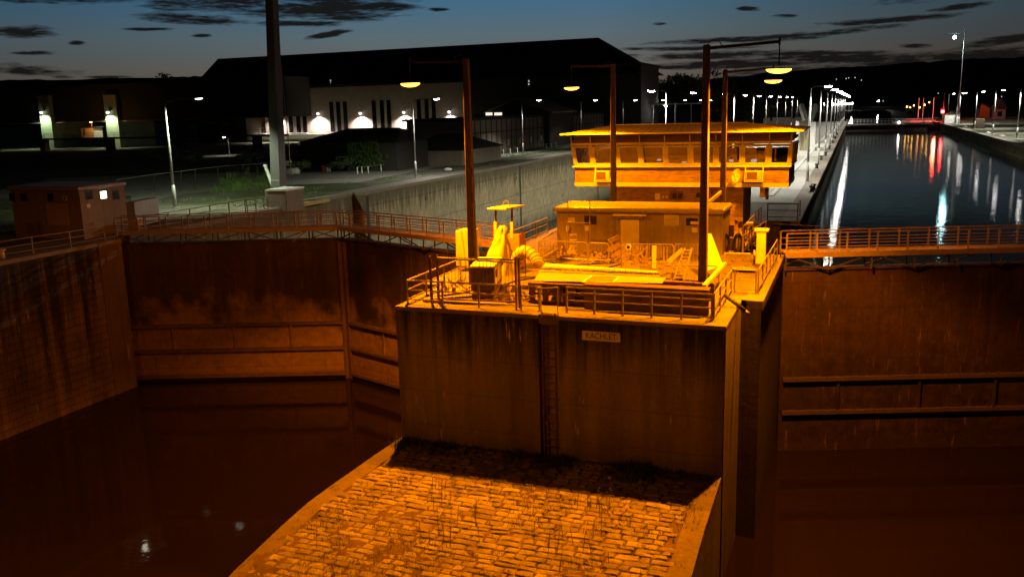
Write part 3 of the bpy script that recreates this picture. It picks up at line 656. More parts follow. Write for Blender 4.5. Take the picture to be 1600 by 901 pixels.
for a, b in zip(q, q[1:]+q[:1]): m.bar(a, b, .09, .03)
m.build('hatch_frame', MT['plastic'], t)
m = MB(); m.extr([(*p.xy, .763) for p in q], (0, 0, .008)); m.build('hatch_lid', MT['junk'], t)
m = MB(); m.box(-8.2, -4.1, 27.6, 28.1, .80, .86); m.box(-8.2, -4.1, 27.72, 27.78, .0, .8); m.build('edge_beam', MT['rust'], t)
t = thing('timber_beam', 'pale yellow timber lying over the right end of the work platform', 'timber', (-4.2, 29, .8))
m = MB(); m.bar(PZ(1100, 447, .86), PZ(1133, 411, .86), .13, .1); m.build('beam', MT['plastic'], t)

# ------------------------------------------------------------------ things standing on the pier
def pbox(m, x0, y0, x1, y1, Y, d):     # box whose front face fills a measured rectangle on the plane Y
    a = PY(x0, y1, Y); b = PY(x1, y0, Y); m.box(min(a.x, b.x), max(a.x, b.x), Y, Y+d, min(a.z, b.z), max(a.z, b.z)); return a, b
# generator
t = thing('generator', 'dark generator box with a pale lid behind the cage fence', 'generator', (-12.7, 28.6, 0))
R_ = Matrix.Rotation(radians(14), 3, 'Z'); u, v, z = R_ @ Vector((1,0,0)), R_ @ Vector((0,1,0)), Vector((0,0,1)); c = Vector((-12.35, 29.2, 0))
m = MB(); m.frame(c+z*.73, u, v, z, .42, 1.0, .42); m.build('housing', MT['darksteel'], t, bevel=.03)
m = MB(); m.frame(c+z*1.18, u, v, z, .45, 1.03, .03); m.build('lid', MT['plastic'], t, bevel=.02)
m = MB(); m.frame(c+u*.43+z*.8, v, u, z, .9, .012, .3); m.build('side_panel', MT['cream'], t)
m = MB(); m.frame(c+u*.447-v*.6+z*.88, v, u, z, .16, .008, .14); m.build('control_panel', MT['black'], t)
m = MB(); m.frame(c+z*.16, u, v, z, .4, 1.1, .06); m.frame(c-v*.9+z*.05, u, v, z, .4, .06, .1); m.frame(c+v*.9+z*.05, u, v, z, .4, .06, .1); m.build('skid', MT['rust'], t)
# cabinet with a crack like diagonal opening
t = thing('metal_cabinet', 'pale tall cabinet with a slanted dark gap left of the wooden lamp pole', 'cabinet', (-15.0, 33.2, 0))
m = MB(); pbox(m, 719, 359, 740, 418, 33.2, .5); m.build('right_half', MT['cream'], t, bevel=.015)
a = PY(712, 360, 33.1); b = PY(720, 360, 33.1); b2 = PY(717, 415, 33.1); a2 = PY(713, 415, 33.1); bb = PY(728, 415, 33.1)
m = MB(); m.extr([a, b, (b.x+.02, b.y, b.z-.1), bb, a2], (0, .45, 0)); m.build('left_half', MT['cream'], t)
# tarpaulin heap
t = thing('covered_machine', 'machine wrapped in a pale crumpled tarpaulin beside the pump', 'machine', (-13.6, 33.0, 0))
P0 = PY(772, 412, 32.6); cx = P0.x; H0 = PY(776, 356, 32.6).z; m = MB(); nu, nv = 40, 16; vs = []; fs = []
for j in range(nv+1):
    tt = j/nv; zz = H0*tt
    for i in range(nu):
        a = 2*pi*i/nu; r = .62*(1-tt)**.9+.14+.05*sin(5*a+6*tt)*(1-tt)+.13*mn.noise(Vector((cos(a)*2, sin(a)*2, zz*3)))+.03*sin(9*a+11*tt)*(1-tt)+.05*mn.noise(Vector((cos(a)*6, sin(a)*6, zz*7)))
        if j == nv: r *= .55
        vs.append((cx+r*cos(a)*.95+.2*tt, 33.1+r*sin(a)*.75, max(0, zz+.05*sin(3*a+8*tt))))
for j in range(nv):
    for i in range(nu): fs.append((j*nu+i, j*nu+(i+1) % nu, (j+1)*nu+(i+1) % nu, (j+1)*nu+i))
fs.append(tuple(nv*nu+i for i in range(nu))); m.add(vs, fs); m.build('tarpaulin', MT['tarp'], t, True)
m = MB(); m.ball((cx-.05, 33.1, .2), .5, .45, .2); m.build('machine_base', MT['darksteel'], t)
# pump with canopy
t = thing('pump_trailer', 'yellowish pump unit under a small flat canopy on two posts', 'pump', (-12.7, 34.2, 0))
Yp = 34.0
m = MB(); pbox(m, 794, 366, 811, 418, Yp, .75); m.build('side_box', MT['orange'], t, bevel=.02)
a = PY(780, 368, Yp); b = PY(793, 418, Yp); m = MB(); m.extr([(a.x, Yp, a.z), (b.x, Yp, a.z), (b.x, Yp, 0), (a.x+.18, Yp, 0)], (0, .7, 0)); m.build('hopper', MT['plastic'], t, bevel=.02)
for xx in (774.5, 800):
    a = PY(xx, 372, Yp+.05); b = PY(xx, 346, Yp+.05); c_ = PY(xx, 325, Yp+.05)
    m = MB(); m.bar(a, b, .12); m.build('lower_post', MT['plastic'], t); m = MB(); m.bar(b, c_, .07); m.build('post', MT['rust'], t)
a = PY(762, 327, Yp-.3); b = PY(791, 327.5, Yp-.3); zc = a.z
m = MB(); m.extr([(a.x, Yp-.35, zc), (b.x, Yp-.35, zc), (b.x+.42, Yp+.75, zc+.02), (a.x+.42, Yp+.75, zc+.02)], (0, 0, .07)); m.build('canopy', MT['plastic'], t, bevel=.01)
m = MB(); a = PY(786, 321, Yp+.2); m.path([a+Vector((0,0,-.1)), a+Vector((.03,0,.12)), a+Vector((.12,0,.2)), a+Vector((.24,0,.16)), a+Vector((.32,0,-.08))], .018, 6); m.build('lifting_hoop', MT['rail'], t)
# ribbed hose
t = thing('ventilation_hose', 'fat pale ribbed hose arching down onto the platform', 'hose', (-11.5, 33, 0))
pts = []
ctrl = [PY(806, 412, 32.4), PY(809, 398, 32.4), PY(819, 391, 32.2), PY(830, 396, 32.0), PY(838, 405, 31.8), PY(841, 414, 31.6)]
for i in range(len(ctrl)-1):
    for k in range(5): pts.append(ctrl[i].lerp(ctrl[i+1], k/5))
pts.append(ctrl[-1])
for _ in range(6): pts = [pts[0]]+[(pts[i-1]+pts[i]*2+pts[i+1])/4 for i in range(1, len(pts)-1)]+[pts[-1]]
fine = []; 
for i in range(len(pts)-1):
    for k in range(4): fine.append(pts[i].lerp(pts[i+1], k/4))
m = MB(); m.path(fine, [.23+.018*sin(i*1.05) for i in range(len(fine))], 14); m.build('hose_body', MT['hose'], t, True)
m = MB()
for i in range(4, len(fine)-3, 11): m.path([fine[i], fine[i+1]], .252, 14)
m.build('bands', MT['rust'], t)
# crowd barriers
def barrier(label, p, q, h=.9):
    p = Vector(p); q = Vector(q); d = (q-p).normalized(); z = Vector((0,0,1)); t = thing('crowd_barrier', label, 'barrier', p, 'tubular crowd barriers round the work area')
    L = (q-p).length; r = .12
    m = MB(); m.path([p, p+z*(h-r)]+[p+d*(r-r*cos(a))+z*(h-r+r*sin(a)) for a in (.5, 1., 1.57)]+[q-d*(r-r*cos(a))+z*(h-r+r*sin(a)) for a in (1.57, 1., .5)]+[q+z*(h-r), q], .022, 6); m.tube(p+z*.16, q+z*.16, .018, n=6); m.build('frame', MT['rail'], t)
    m = MB(); k = int(L/.14)
    for i in range(1, k): m.tube(p+d*(L*i/k)+z*.16, p+d*(L*i/k)+z*h, .008, n=4)
    m.build('bars', MT['rail'], t)
    m = MB()
    for s in (.12, .88): n = Vector((-d.y, d.x, 0)); m.bar(p+d*(L*s)-n*.28+z*.02, p+d*(L*s)+n*.28+z*.02, .05, .03)
    m.build('feet', MT['rail'], t)
barrier('crowd barrier nearest the ribbed hose in front of the hut', PZ(842, 407), PZ(918, 411))
barrier('crowd barrier in the middle in front of the leaning boards', PZ(920, 411), PZ(951, 412.5))
barrier('crowd barrier in front of the hut hung with rags and straps', PZ(972, 414), PZ(1052, 415))
barrier('crowd barrier between the step ladder and the wooden lamp pole', PZ(1054, 414), PZ(1095, 415.5))
barrier('dark crowd barrier behind the right end of the platform', PZ(1036, 447), PZ(1123, 449), .8)
barrier('crowd barrier set along the mole edge left of the hut', PZ(844, 406), PZ(872, 389))
# scaffold poles in front of the hut
t = thing('scaffold_frame', 'thin scaffold frame of two upright poles in front of the hut', 'scaffold', (-12.3, 37.5, 0))
m = MB()
for xx, y0 in ((887, 311), (921.5, 307)): m.tube(PY(xx, 402, 38.2), PY(xx, y0, 38.2), .022, n=6)
m.tube(PY(885, 347, 38.2), PY(923, 348.5, 38.2), .02, n=6); m.build('poles', MT['rail'], t)
m = MB()
for yy in (366.5, 375, 384, 392): m.tube(PY(890, yy, 38.1), PY(901, yy, 38.1), .015, n=6)
m.tube(PY(890, 364, 38.1), PY(890, 400, 38.1), .018, n=6); m.tube(PY(901, 364, 38.1), PY(901, 400, 38.1), .018, n=6); m.build('rungs', MT['rail'], t)
t = thing('fence_pole', 'single thin rusty pole standing at the back of the platform', 'pole', (-9.6, 34, 0)); m = MB(); m.tube(PY(971, 418, 34.5), PY(970, 363, 34.5), .02, n=6); m.build('pole', MT['rust'], t)
t = thing('measuring_rod', 'thin dark upright rod beside the ribbed hose', 'rod', (-11.6, 30, 0)); m = MB(); m.tube(PY(821, 430, 30.5), PY(821, 376, 30.5), .015, n=6); m.build('rod', MT['rust'], t)
# leaning boards, scrap
for i, (xa, ya, xb, yb, w, lab) in enumerate(((951, 378, 968, 369, .2, 'topmost of the boards leaning against the hut wall'), (950, 392, 969, 381, .22, 'wide board under the topmost leaning board'), (955, 402, 970, 392, .16, 'dark board at the foot of the leaning boards'))):
    o = MB(); a = PY(xa, ya, 37.4-.3*i); b = PY(xb, yb, 37.6-.3*i); o.bar(a, b, .05, w); o.bar((a.x+.15, a.y, 0), (a.x+.15, a.y+.02, a.z+.02), .05); o.bar((b.x-.1, b.y, 0), (b.x-.1, b.y+.02, b.z), .05); tag(o.build('board', MT['wood']), lab, 'board', 'boards leaning by the hut')
def heap(label, name, cat, c, r, h, mat, seed, sticks=14):
    rr = random.Random(seed); t = thing(name, label, cat, c); m = MB(); c = Vector(c); k = 20; vs = []; fs = []
    for j in range(6):
        for i in range(k):
            a = 2*pi*i/k; q = (1-j/5.2)*r*(1+.35*mn.noise(Vector((cos(a)*1.5+seed, sin(a)*1.5, j*.7)))); vs.append(c+Vector((q*cos(a), q*.6*sin(a), h*(j/5)**.8*(1+.3*mn.noise(Vector((a, j, seed)))))))
    for j in range(5):
        for i in range(k): fs.append((j*k+i, j*k+(i+1) % k, (j+1)*k+(i+1) % k, (j+1)*k+i))
    m.add(vs, fs); m.build('mound', MT[mat], t)
    m = MB()
    for i in range(sticks):
        p = c+Vector((rr.uniform(-r, r), rr.uniform(-.5, .5)*r*.6, rr.uniform(.05, h*.7))); d = Vector((rr.uniform(-1, 1), rr.uniform(-1, 1), rr.uniform(-.3, .9))).normalized()*rr.uniform(.2, .55)
        if p.z+d.z < .05: d.z = abs(d.z)
        m.bar(p, p+d, rr.uniform(.02, .09), rr.uniform(.015, .05))
    m.build('scraps', MT['wood'], t)
heap('heap of scrap behind the crowd barrier next to the hose', 'scrap_heap', 'scrap heap', (-11.6, 37.2, 0), .9, .35, 'junk', 3, 22)
heap('heap of cloth and scrap below the hut door', 'scrap_heap', 'scrap heap', (-9.0, 36.9, 0), .8, .5, 'junk', 5, 26)
heap('flat heap of scrap behind the middle crowd barrier', 'scrap_heap', 'scrap heap', (-10.3, 37.0, 0), .6, .3, 'junk', 9, 16)
heap('dark rubble behind the cage fence at the pier front', 'scrap_heap', 'scrap heap', (-11.2, 28.5, 0), .7, .25, 'junk', 11, 20)
heap('loose timber lying on the left front of the pier', 'timber_heap', 'timber heap', (-13.6, 29.5, 0), .7, .12, 'wood', 13, 26)
for i, (a, b, lab) in enumerate((((-14.1, 27.5, .06), (-12.6, 28.6, .06), 'bright plank lying nearest the left front pier corner'), ((-14.0, 27.35, .05), (-11.0, 27.62, .05), 'long plank lying along the pier front behind the railing'), ((-13.3, 30.4, .06), (-12.9, 31.6, .3), 'plank propped up left of the generator'))):
    m = MB(); m.bar(a, b, .2, .05); tag(m.build('plank', MT['wood']), lab, 'plank')
m = MB(); rq = random.Random(21)
for k in range(420):
    x = rq.uniform(-14.2, -3.8); y = rq.uniform(27.6, 39.2)
    if 28. < y < 31.8 and -11 < x < -4: continue
    if fbm(x, y, .5) < -.08: continue
    a = rq.uniform(0, 3.14); L = rq.uniform(.05, .3)**1.2; z_ = rq.uniform(.01, .05)
    m.bar((x, y, z_), (x+L*cos(a), y+L*sin(a), z_+rq.uniform(0, .06)), rq.uniform(.02, .12), rq.uniform(.01, .05))
struct(m.build('deck_litter', MT['junk']), 'stuff')
m = MB()
for i, (p, q) in enumerate((((-13.9, 28.2), (-9.2, 36.2)), ((-12.2, 35.), (-7.1, 38.)), ((-10.9, 32.4), (-4.6, 33.6)))):
    n = 22; pts = []
    for k in range(n+1): s_ = k/n; pts.append((p[0]+(q[0]-p[0])*s_+.35*sin(s_*9+i), p[1]+(q[1]-p[1])*s_+.35*sin(s_*7+i*2), .03))
    c_ = MB(); c_.path(pts, .03, 6); tag(c_.build('supply_hose', MT['rubber'], smooth=True), ('dark supply hose winding from the generator towards the hut', 'dark supply hose winding along the front of the hut', 'dark supply hose lying behind the work platform')[i], 'hose')
rr = random.Random(4)
t = thing('rag_row', 'rags and straps hanging over the crowd barrier before the hut', 'rags', PZ(1000, 412))
m = MB()
for i in range(13):
    x = 986+i*4.6; a = PZ(972+(x-972), 414); h = rr.uniform(.35, .85); w = rr.uniform(.04, .1)
    m.extr([(a.x, a.y-.05, .9), (a.x+w, a.y-.05, .9), (a.x+w*.9+rr.uniform(-.03,.03), a.y-.09, .9-h), (a.x+.01, a.y-.08, .9-h+.04)], (0, .02, 0))
m.build('rags', MT['junk'], t)
t = thing('pale_panel', 'narrow pale upright panel standing before the hut', 'panel', PZ(1021, 416)); m = MB(); pbox(m, 1019, 384, 1025, 419, 35.4, .08); m.build('panel', MT['plastic'], t)
t = thing('round_lamp', 'round work lamp hanging on the crowd barrier', 'lamp', PZ(981, 412)); m = MB(); a = PY(981.5, 386, 36); m.tube(a, a+Vector((0, .12, 0)), .12, n=14); m.build('housing', MT['plastic'], t); m = MB(); m.tube(a+Vector((0,-.01,0)), a+Vector((0,.0,0)), .075, n=14); m.build('glass', MT['glassdark'], t)
# step ladder / stairs
t = thing('steps', 'steep metal steps with a broad side board behind the platform', 'steps', PZ(1060, 436))
pa, pb, qa, qb = PY(1055, 418, 33.4), PY(1070, 388, 34.2), PY(1070, 418, 33.4), PY(1081, 388, 34.2)
m = MB(); m.bar((pa.x, pa.y-.2, .05), pb, .05, .08); m.bar((qa.x, qa.y-.2, .05), qb, .05, .08); m.build('stringers', MT['rail'], t)
m = MB(); pa2 = Vector((pa.x, pa.y-.2, .05)); qa2 = Vector((qa.x, qa.y-.2, .05))
for i in range(9): m.bar(pa2.lerp(pb, (i+.6)/9.2), qa2.lerp(qb, (i+.6)/9.2), .16, .03)
m.build('treads', MT['rail'], t)
m = MB(); m.bar(PY(1043, 410, 33.6), PY(1066, 390, 34.2), .05, .16); m.build('side_board', MT['ply'], t)
# bright sheet leaning on the wooden lamp pole, cabinet, flat sheet
t = thing('leaning_sheet', 'bright wedge shaped sheet leaning right of the wooden lamp pole', 'sheet', PZ(1115, 416))
q = [PY(1103, 366, 34.6), PY(1111, 366, 34.6), PY(1129, 414, 34.0), PY(1103, 424, 33.6)]
m = MB(); m.extr(q, (0, .06, .02)); m.build('sheet', MT['plastic'], t)
t = thing('control_cabinet', 'bright pale control cabinet standing at the right quay edge by the gate walkway', 'cabinet', (-3.4, 37.2, 0))
m = MB(); pbox(m, 1181, 361, 1197, 412, 36.4, .4); a, b = PY(1181, 361, 36.4), PY(1197, 412, 36.4); m.build('body', MT['plastic'], t, bevel=.015)
m = MB(); m.box(a.x-.06, b.x+.06, 36.33, 36.86, a.z, a.z+.07); m.build('roof', MT['plastic'], t)
m = MB(); m.box(a.x+.06, a.x+.09, 36.385, 36.4, .3, 1.1); m.box(a.x-.07, a.x-.0, 36.5, 36.6, .55, .75); m.build('handle', MT['cream'], t)
m = MB(); a = PY(1145, 411, 35.5); vs = []
for i in range(7): x = i/6; vs.append((a.x+x*.9, 35.4, .16+.06*sin(x*3)-.05*x))
m.extr(vs+[(p[0]-.1, 36.1, p[2]-.1) for p in vs[::-1]], (0, 0, .02)); tag(m.build('curved_sheet', MT['cream']), 'pale curved sheet lying on the quay between leaning sheet and cabinet', 'sheet')
# hose reels on the wall behind
for xx, lab in ((1133, 'left one of the two dark hose coils hung beside the cable drum'), (1153, 'right one of the two dark hose coils, nearer the recess railing')):
    c = PY(xx, 381, 40.5); t = thing('hose_coil', lab, 'hose coil', c)
    m = MB()
    for rr_ in (.2, .235, .27):
        m.path([c+Vector((rr_*.72*cos(a), .03*sin(a*3), rr_*1.75*sin(a))) for a in [2*pi*i/20 for i in range(21)]], .035, 6)
    m.build('coil', MT['rubber'], t, True); m = MB(); m.bar(c+Vector((0,.04,-.7)), c+Vector((0,.04,.5)), .06); m.build('bracket', MT['rust'], t)
t = thing('equipment_rack', 'rusty rack of boxes and valves between the hose coils and the tower', 'rack', (-5.2, 41.6, 0))
m = MB(); pbox(m, 1138, 372, 1149, 398, 41, .5); m.build('drum_box', MT['junk'], t, bevel=.02)
m = MB(); pbox(m, 1134, 352, 1146, 371, 41.6, .3); pbox(m, 1148, 344, 1152, 350, 41.6, .2); pbox(m, 1153, 346, 1160, 356, 41.8, .2); m.build('boxes', MT['rust'], t)
m = MB(); pbox(m, 1165, 349, 1176, 352.5, 41.2, .5); m.build('pale_lid', MT['plastic'], t)
m = MB(); a = PY(1163, 396, 41.5); b = PY(1163, 352, 41.5); m.bar(a, b, .05); a = PY(1175, 396, 41.6); b = PY(1175, 352, 41.6); m.bar(a, b, .05); m.build('legs', MT['rust'], t)
railing('slanting handrail of the steps down into the gate recess', [PZ(1160, 398), PZ(1196, 372)], .85, 1.2, mat='railrust')
railing('low railing in front of the rack, behind the leaning sheet', [PZ(1132, 410), PZ(1178, 411)], .4, 1.2, (1.,), mat='rail')

# ------------------------------------------------------------------ hut
t = thing('hut', 'flat roofed rendered hut with door and louvre before the control building', 'hut', (-9.2, 39.5, 0))
hx0, hx1, hy0, hy1, hz = -13.0, -5.3, 39.5, 42.0, 2.0
m = MB(); m.box(hx0, hx1, hy0, hy1, 0, hz-.0); m.build('wall', MT['render'], t)
m = MB(); m.box(hx0-.12, hx1+.1, hy0-.22, hy1+.05, hz-.16, hz+.08); m.build('roof', MT['roofmetal'], t, bevel=.09)
def on_front(name, mat, x0, y0, x1, y1, d=.03, par=None, Y=hy0, bev=0):
    a = PY(x0, y1, Y-.01); b = PY(x1, y0, Y-.01); m = MB(); m.box(a.x, b.x, Y-d, Y-.003, a.z, b.z); return m.build(name, MT[mat], par, bevel=bev)
on_front('door', 'plastic', 970, 343, 999, 398, .05, t)
d_ = on_front('door_lintel', 'cream', 960, 334, 1011, 336.3, .3, t); on_front('door_hood', 'render', 963, 337.5, 1005, 340, .18, t)
on_front('window', 'glassdark', 913, 337, 932, 350, .02, t); on_front('window', 'glassdark', 1072, 341, 1090, 352, .02, t)
fr = on_front('louvre', 'cream', 1038, 335.5, 1061, 352.5, .03, t)
m = MB()
for k in range(6): a = PY(1039, 338+k*2.6, hy0-.05); b = PY(1060.3, 338+k*2.6, hy0-.05); m.frame((a+b)/2, Vector((1,0,0)), Vector((0,.8,-.6)), Vector((0,.6,.8)), (b.x-a.x)/2, .035, .008)
m.build('slat', MT['cream'], fr)
for q in ((888, 340, 898, 347), (914, 353, 923, 360.5), (1081, 355.5, 1090, 363)): on_front('small_sign', 'plastic', *q, .04, t)
a = PY(887, 357, hy0-.1); m = MB(); m.ball(a, .1, .08, .19); m.build('wall_lamp', MT['cream'], t, True)
on_front('vent_shadow_board', 'cream', 1079, 346, 1092, 350.5, .05, t)
m = MB()
for xx in (953.5, 960, 1005, 1011): a = PY(xx, 359.5, hy0-.02); m.ball(a, .03, .02, .03, 6, 4)
m.build('bolts', MT['rail'], t)
m = MB(); a = PY(1066, 338, hy0-.02); b = PY(1066, 392, hy0-.02); m.bar(a, b, .03); m.build('downpipe', MT['rail'], t)
# tall cabinet right of hut
t = thing('transformer_cabinet', 'tall two part cabinet standing right of the hut behind the wooden lamp pole', 'cabinet', (-5.5, 41, 0))
m = MB(); pbox(m, 1104, 352, 1132, 402, 40.6, 1.); m.build('lower_part', MT['cream'], t, bevel=.015)
m = MB(); pbox(m, 1104.5, 322, 1131, 351.3, 40.65, .9); m.build('upper_part', MT['cream'], t, bevel=.03)
m = MB(); pbox(m, 1103.5, 343, 1133, 344.2, 40.55, 1.05); pbox(m, 1103, 351.2, 1133, 352.2, 40.55, 1.05); m.build('trim', MT['rust'], t)
t = thing('chute', 'slanting grey chute above the tall cabinet', 'chute', PY(1110, 310, 43)); m = MB(); m.bar(PY(1104, 319, 42.6), PY(1128, 299, 43.2), .16, .12); m.build('chute', MT['cream'], t)
m = MB(); pbox(m, 1127, 293, 1131, 322, 42.8, .08); m.build('support', MT['rust'], t)

# ------------------------------------------------------------------ control building
t = thing('control_building', 'brick lock control building with overhanging glazed upper floor and low metal roof', 'building', (-8.6, 47, 0))
BY, BX0, BX1, BD = 47.0, -14.4, -3.05, 4.6
zb0, zb1, zs, zw, ze = 2.35, 3.38, 3.46, 4.62, 5.12
tw0, tw1 = -12.45, -5.35
m = MB(); m.box(tw0, tw1, BY+.55, BY+BD-.3, 0, zb0); m.build('tower_wall', MT['brick'], t)
m = MB(); m.box(BX0+.02, BX1-.02, BY+.02, BY+BD, zb0+.22, zb1); m.build('wall', MT['brick'], t)
m = MB(); m.box(BX0, BX1, BY, BY+BD+.02, zb0, zb0+.218); m.build('ring_beam', MT['cream'], t)
m = MB(); m.box(BX0-.1, BX1+.1, BY-.12, BY+BD+.12, zb1, zs); m.build('sill', MT['cream'], t, bevel=.015)
bnd = [893, 922.5, 962, 999.5, 1038.5, 1078, 1118.5, 1160, 1202, 1237]
bot = [899+(b-893)*(1234-899)/(1237-893) for b in bnd]
lean = .38
ftop = lambda i: (PY(bnd[i], 226, BY-lean).x, BY-lean+.05); fbot = lambda i: (PY(bot[i], 262, BY).x, BY+.05)
def quad_frame(par, P, Q, zt=zw, zb=zs, side=False, w=.085):
    # P, Q: ((xb,yb),(xt,yt)) at both ends of one leaning window
    p0 = Vector((*P[0], zb)); p1 = Vector((*P[1], zt)); q0 = Vector((*Q[0], zb)); q1 = Vector((*Q[1], zt))
    def lp(s, k): return (p0.lerp(q0, s)).lerp(p1.lerp(q1, s), k)
    f = MB(); L = (q0-p0).length; H = (p1-p0).length; a = w/L; b = w/H
    g = .1/L
    f.bar(lp(g, .03), lp(g, .93), .1, w); f.bar(lp(1-g, .03), lp(1-g, .93), .1, w); f.bar(lp(g, .07), lp(1-g, .07), .12, .12, up=(p1-p0).normalized()); f.bar(lp(g, .9), lp(1-g, .9), .12, .07, up=(p1-p0).normalized())
    fr = f.build('window', MT['white'], par)
    g2 = MB(); g2.poly([lp(g, .07), lp(1-g, .07), lp(1-g, .9), lp(g, .9)]); g2.build('pane', MT['glass'], fr)
    return fr
tg = NT('clear_window_glass'); gl = tg.n('ShaderNodeBsdfGlossy'); gl.inputs['Roughness'].default_value = .02; tr = tg.n('ShaderNodeBsdfTransparent'); tr.inputs[0].default_value = (.7, .74, .72, 1)
fz = tg.n('ShaderNodeFresnel'); fz.inputs[0].default_value = 1.5; mx = tg.n('ShaderNodeMixShader'); tg.L(tg.math('ADD', fz.outputs[0], .4), mx.inputs[0]); tg.L(tr.outputs[0], mx.inputs[1]); tg.L(gl.outputs[0], mx.inputs[2]); tg.L(mx.outputs[0], tg.o.inputs[0]); MT['glass'] = tg.m
for i in range(9): quad_frame(t, (fbot(i), ftop(i)), (fbot(i+1), ftop(i+1)))
nb = len(bnd)-1
ys = [BY+.05+(BD-.1)*k/3 for k in range(4)]; yt = [BY-lean+.05+(BD+2*lean-.1)*k/3 for k in range(4)]
for k in range(3):
    quad_frame(t, ((fbot(nb)[0], ys[k]), (ftop(nb)[0], yt[k])), ((fbot(nb)[0], ys[k+1]), (ftop(nb)[0], yt[k+1])))
    quad_frame(t, ((fbot(0)[0], ys[k]), (ftop(0)[0], yt[k])), ((fbot(0)[0], ys[k+1]), (ftop(0)[0], yt[k+1])))
for i in range(10):
    m = MB(); p0 = Vector((*fbot(i), zs)); p1 = Vector((*ftop(i), zw+.02)); m.bar(p0, p1, .12, .1)
    m.bar(p1+Vector((0,-.0,-.02)), p1+Vector((0,-.16,.42)), .035, .06); m.build('mullion', MT['white'], t)
xa, xb = ftop(0)[0], ftop(nb)[0]
m = MB(); m.box(xa-.02, xb+.02, BY-lean-.03, BY-lean+.12, zw-.03, zw+.09); m.build('window_head', MT['white'], t)
m = MB(); m.box(xa, xb, BY-lean+.05, BY+BD+lean, zw+.09, zw+.24); m.box(xa+.1, xb-.1, BY-.1, BY+BD+.1, zw+.24, ze); m.build('frieze', MT['frieze'], t)
m = MB(); m.box(BX0+.1, BX1-.1, BY+BD-.2, BY+BD-.05, zs, zs+.7); m.box(BX0+.15, BX1-.15, BY+.2, BY+BD-.2, zs-.05, zs+.01); m.build('interior_floor', MT['inner'], t)
m = MB(); m.box(-12.8, -6.5, BY+BD-.35, BY+BD-.22, zs, zw); m.build('interior_wall', MT['inner'], t)
ex0, ex1, ey0, ey1 = -14.85, -2.35, 45.75, BY+BD+1.2
m = MB(); m.box(ex0, ex1, ey0, ey1, ze+.05, ze+.129); m.build('eaves', MT['cream'], t, bevel=.03)
ym = (ey0+ey1)/2; rz = ze+.46; rx0, rx1 = -12.6, -5.4
m = MB(); b4 = [Vector((ex0+.02, ey0+.02, ze+.13)), Vector((ex1-.02, ey0+.02, ze+.13)), Vector((ex1-.02, ey1-.02, ze+.13)), Vector((ex0+.02, ey1-.02, ze+.13))]; r2 = [Vector((rx0, ym, rz)), Vector((rx1, ym, rz))]
m.add(b4+r2, [(0,1,5,4), (1,2,5), (2,3,4,5), (3,0,4)])
rf = m.build('roof', MT['roofmetal'], t)
m = MB(); 
for i in range(30):
    x = ex0+.3+(ex1-ex0-.6)*i/29; xt = rx0+(rx1-rx0)*min(1, max(0, (x-ex0-1.2)/(ex1-ex0-2.4)))
    s0 = Vector((x, ey0+.02, ze+.14)); s1 = Vector((xt+.0, ym, rz+.01))
    m.bar(s0, s1, .035, .04)
m.bar(r2[0]+Vector((0,0,.02)), r2[1]+Vector((0,0,.02)), .1, .05); m.build('standing_seam', MT['roofmetal'], rf)
wf = on_front('window', 'rust', 1046, 298, 1068, 311.5, .04, t, Y=BY+.55); 
for q in ((1050.5, 302, 1057.5, 310), (1060, 302, 1066, 310)): on_front('pane', 'glassdark', *q, .05, wf, Y=BY+.55)
m = MB(); a = PY(1091, 304, BY+.54); m.box(a.x-.1, a.x+.15, BY+.5, BY+.548, a.z-.15, a.z+.1); m.build('vent', MT['black'], t)
on_front('small_sign', 'plastic', 1023.5, 302.5, 1031.5, 312, .04, t, Y=BY+.55)
m = MB()
for xx in (1035.5, 1041.5): a = PY(xx, 308, BY+.5); m.box(a.x-.06, a.x+.06, BY+.5, BY+.548, a.z-.06, a.z+.06)
m.build('socket', MT['plastic'], t)
for (xx, yy, w, h) in ((914, 255, .35, .1), (1030, 250, .3, .12), (1069, 254, .34, .13), (1143, 251, .3, .16), (1178, 251, .36, .2)):
    a = PY(xx, yy, BY+1.1); m = MB(); m.box(a.x-w/2, a.x+w/2, BY+1.08, BY+1.2, a.z-h/2, a.z+h/2); sc_ = m.build('monitor', MT['darksteel'], t); m = MB(); m.box(a.x-w/2+.03, a.x+w/2-.03, BY+1.07, BY+1.079, a.z-h/2+.02, a.z+h/2-.02); m.build('screen', MT['screen'], sc_)
def aircon(label, x0, y0, x1, y1):
    a = PY(x0, y1, BY-.45); b = PY(x1, y0, BY-.45); t = thing('air_conditioner', label, 'air conditioner', (a.x, BY-.4, a.z))
    m = MB(); m.box(a.x, b.x, BY-.42, BY-.1, a.z, b.z); m.build('casing', MT['cream'], t, bevel=.02)
    m = MB(); cx = a.x+(b.x-a.x)*.4; cz = (a.z+b.z)/2; r = (b.z-a.z)*.42
    m.box(a.x+.05, a.x+(b.x-a.x)*.72, BY-.43, BY-.421, a.z+.06, b.z-.06); m.build('fan_grille', MT['acgrille'], t)
    m = MB()
    for xx in (a.x-.05, b.x+.05): m.bar((xx, BY-.5, a.z-.04), (xx+(.1 if xx < cx else -.1)*0, BY-.06, a.z-.04), .04); m.bar((xx, BY-.46, a.z-.04), (xx, BY-.14, zb1+.0), .035)
    m.bar((a.x-.05, BY-.46, a.z-.04), (b.x+.05, BY-.46, a.z-.04), .05); m.build('bracket', MT['white'], t)
aircon('air conditioning unit hung below the left windows of the control building', 930, 267, 952, 282)
aircon('air conditioning unit hung below the right windows beside the satellite dish', 1165, 267, 1190, 282)
c = PY(1152, 275, BY-.5); t = thing('satellite_dish', 'small satellite dish on the brick band of the control building', 'satellite dish', c)
m = MB(); vs = []; fs = []; dn = Vector((-.45, -.85, .3)).normalized(); du = dn.cross(Vector((0,0,1))).normalized(); dv = du.cross(dn)
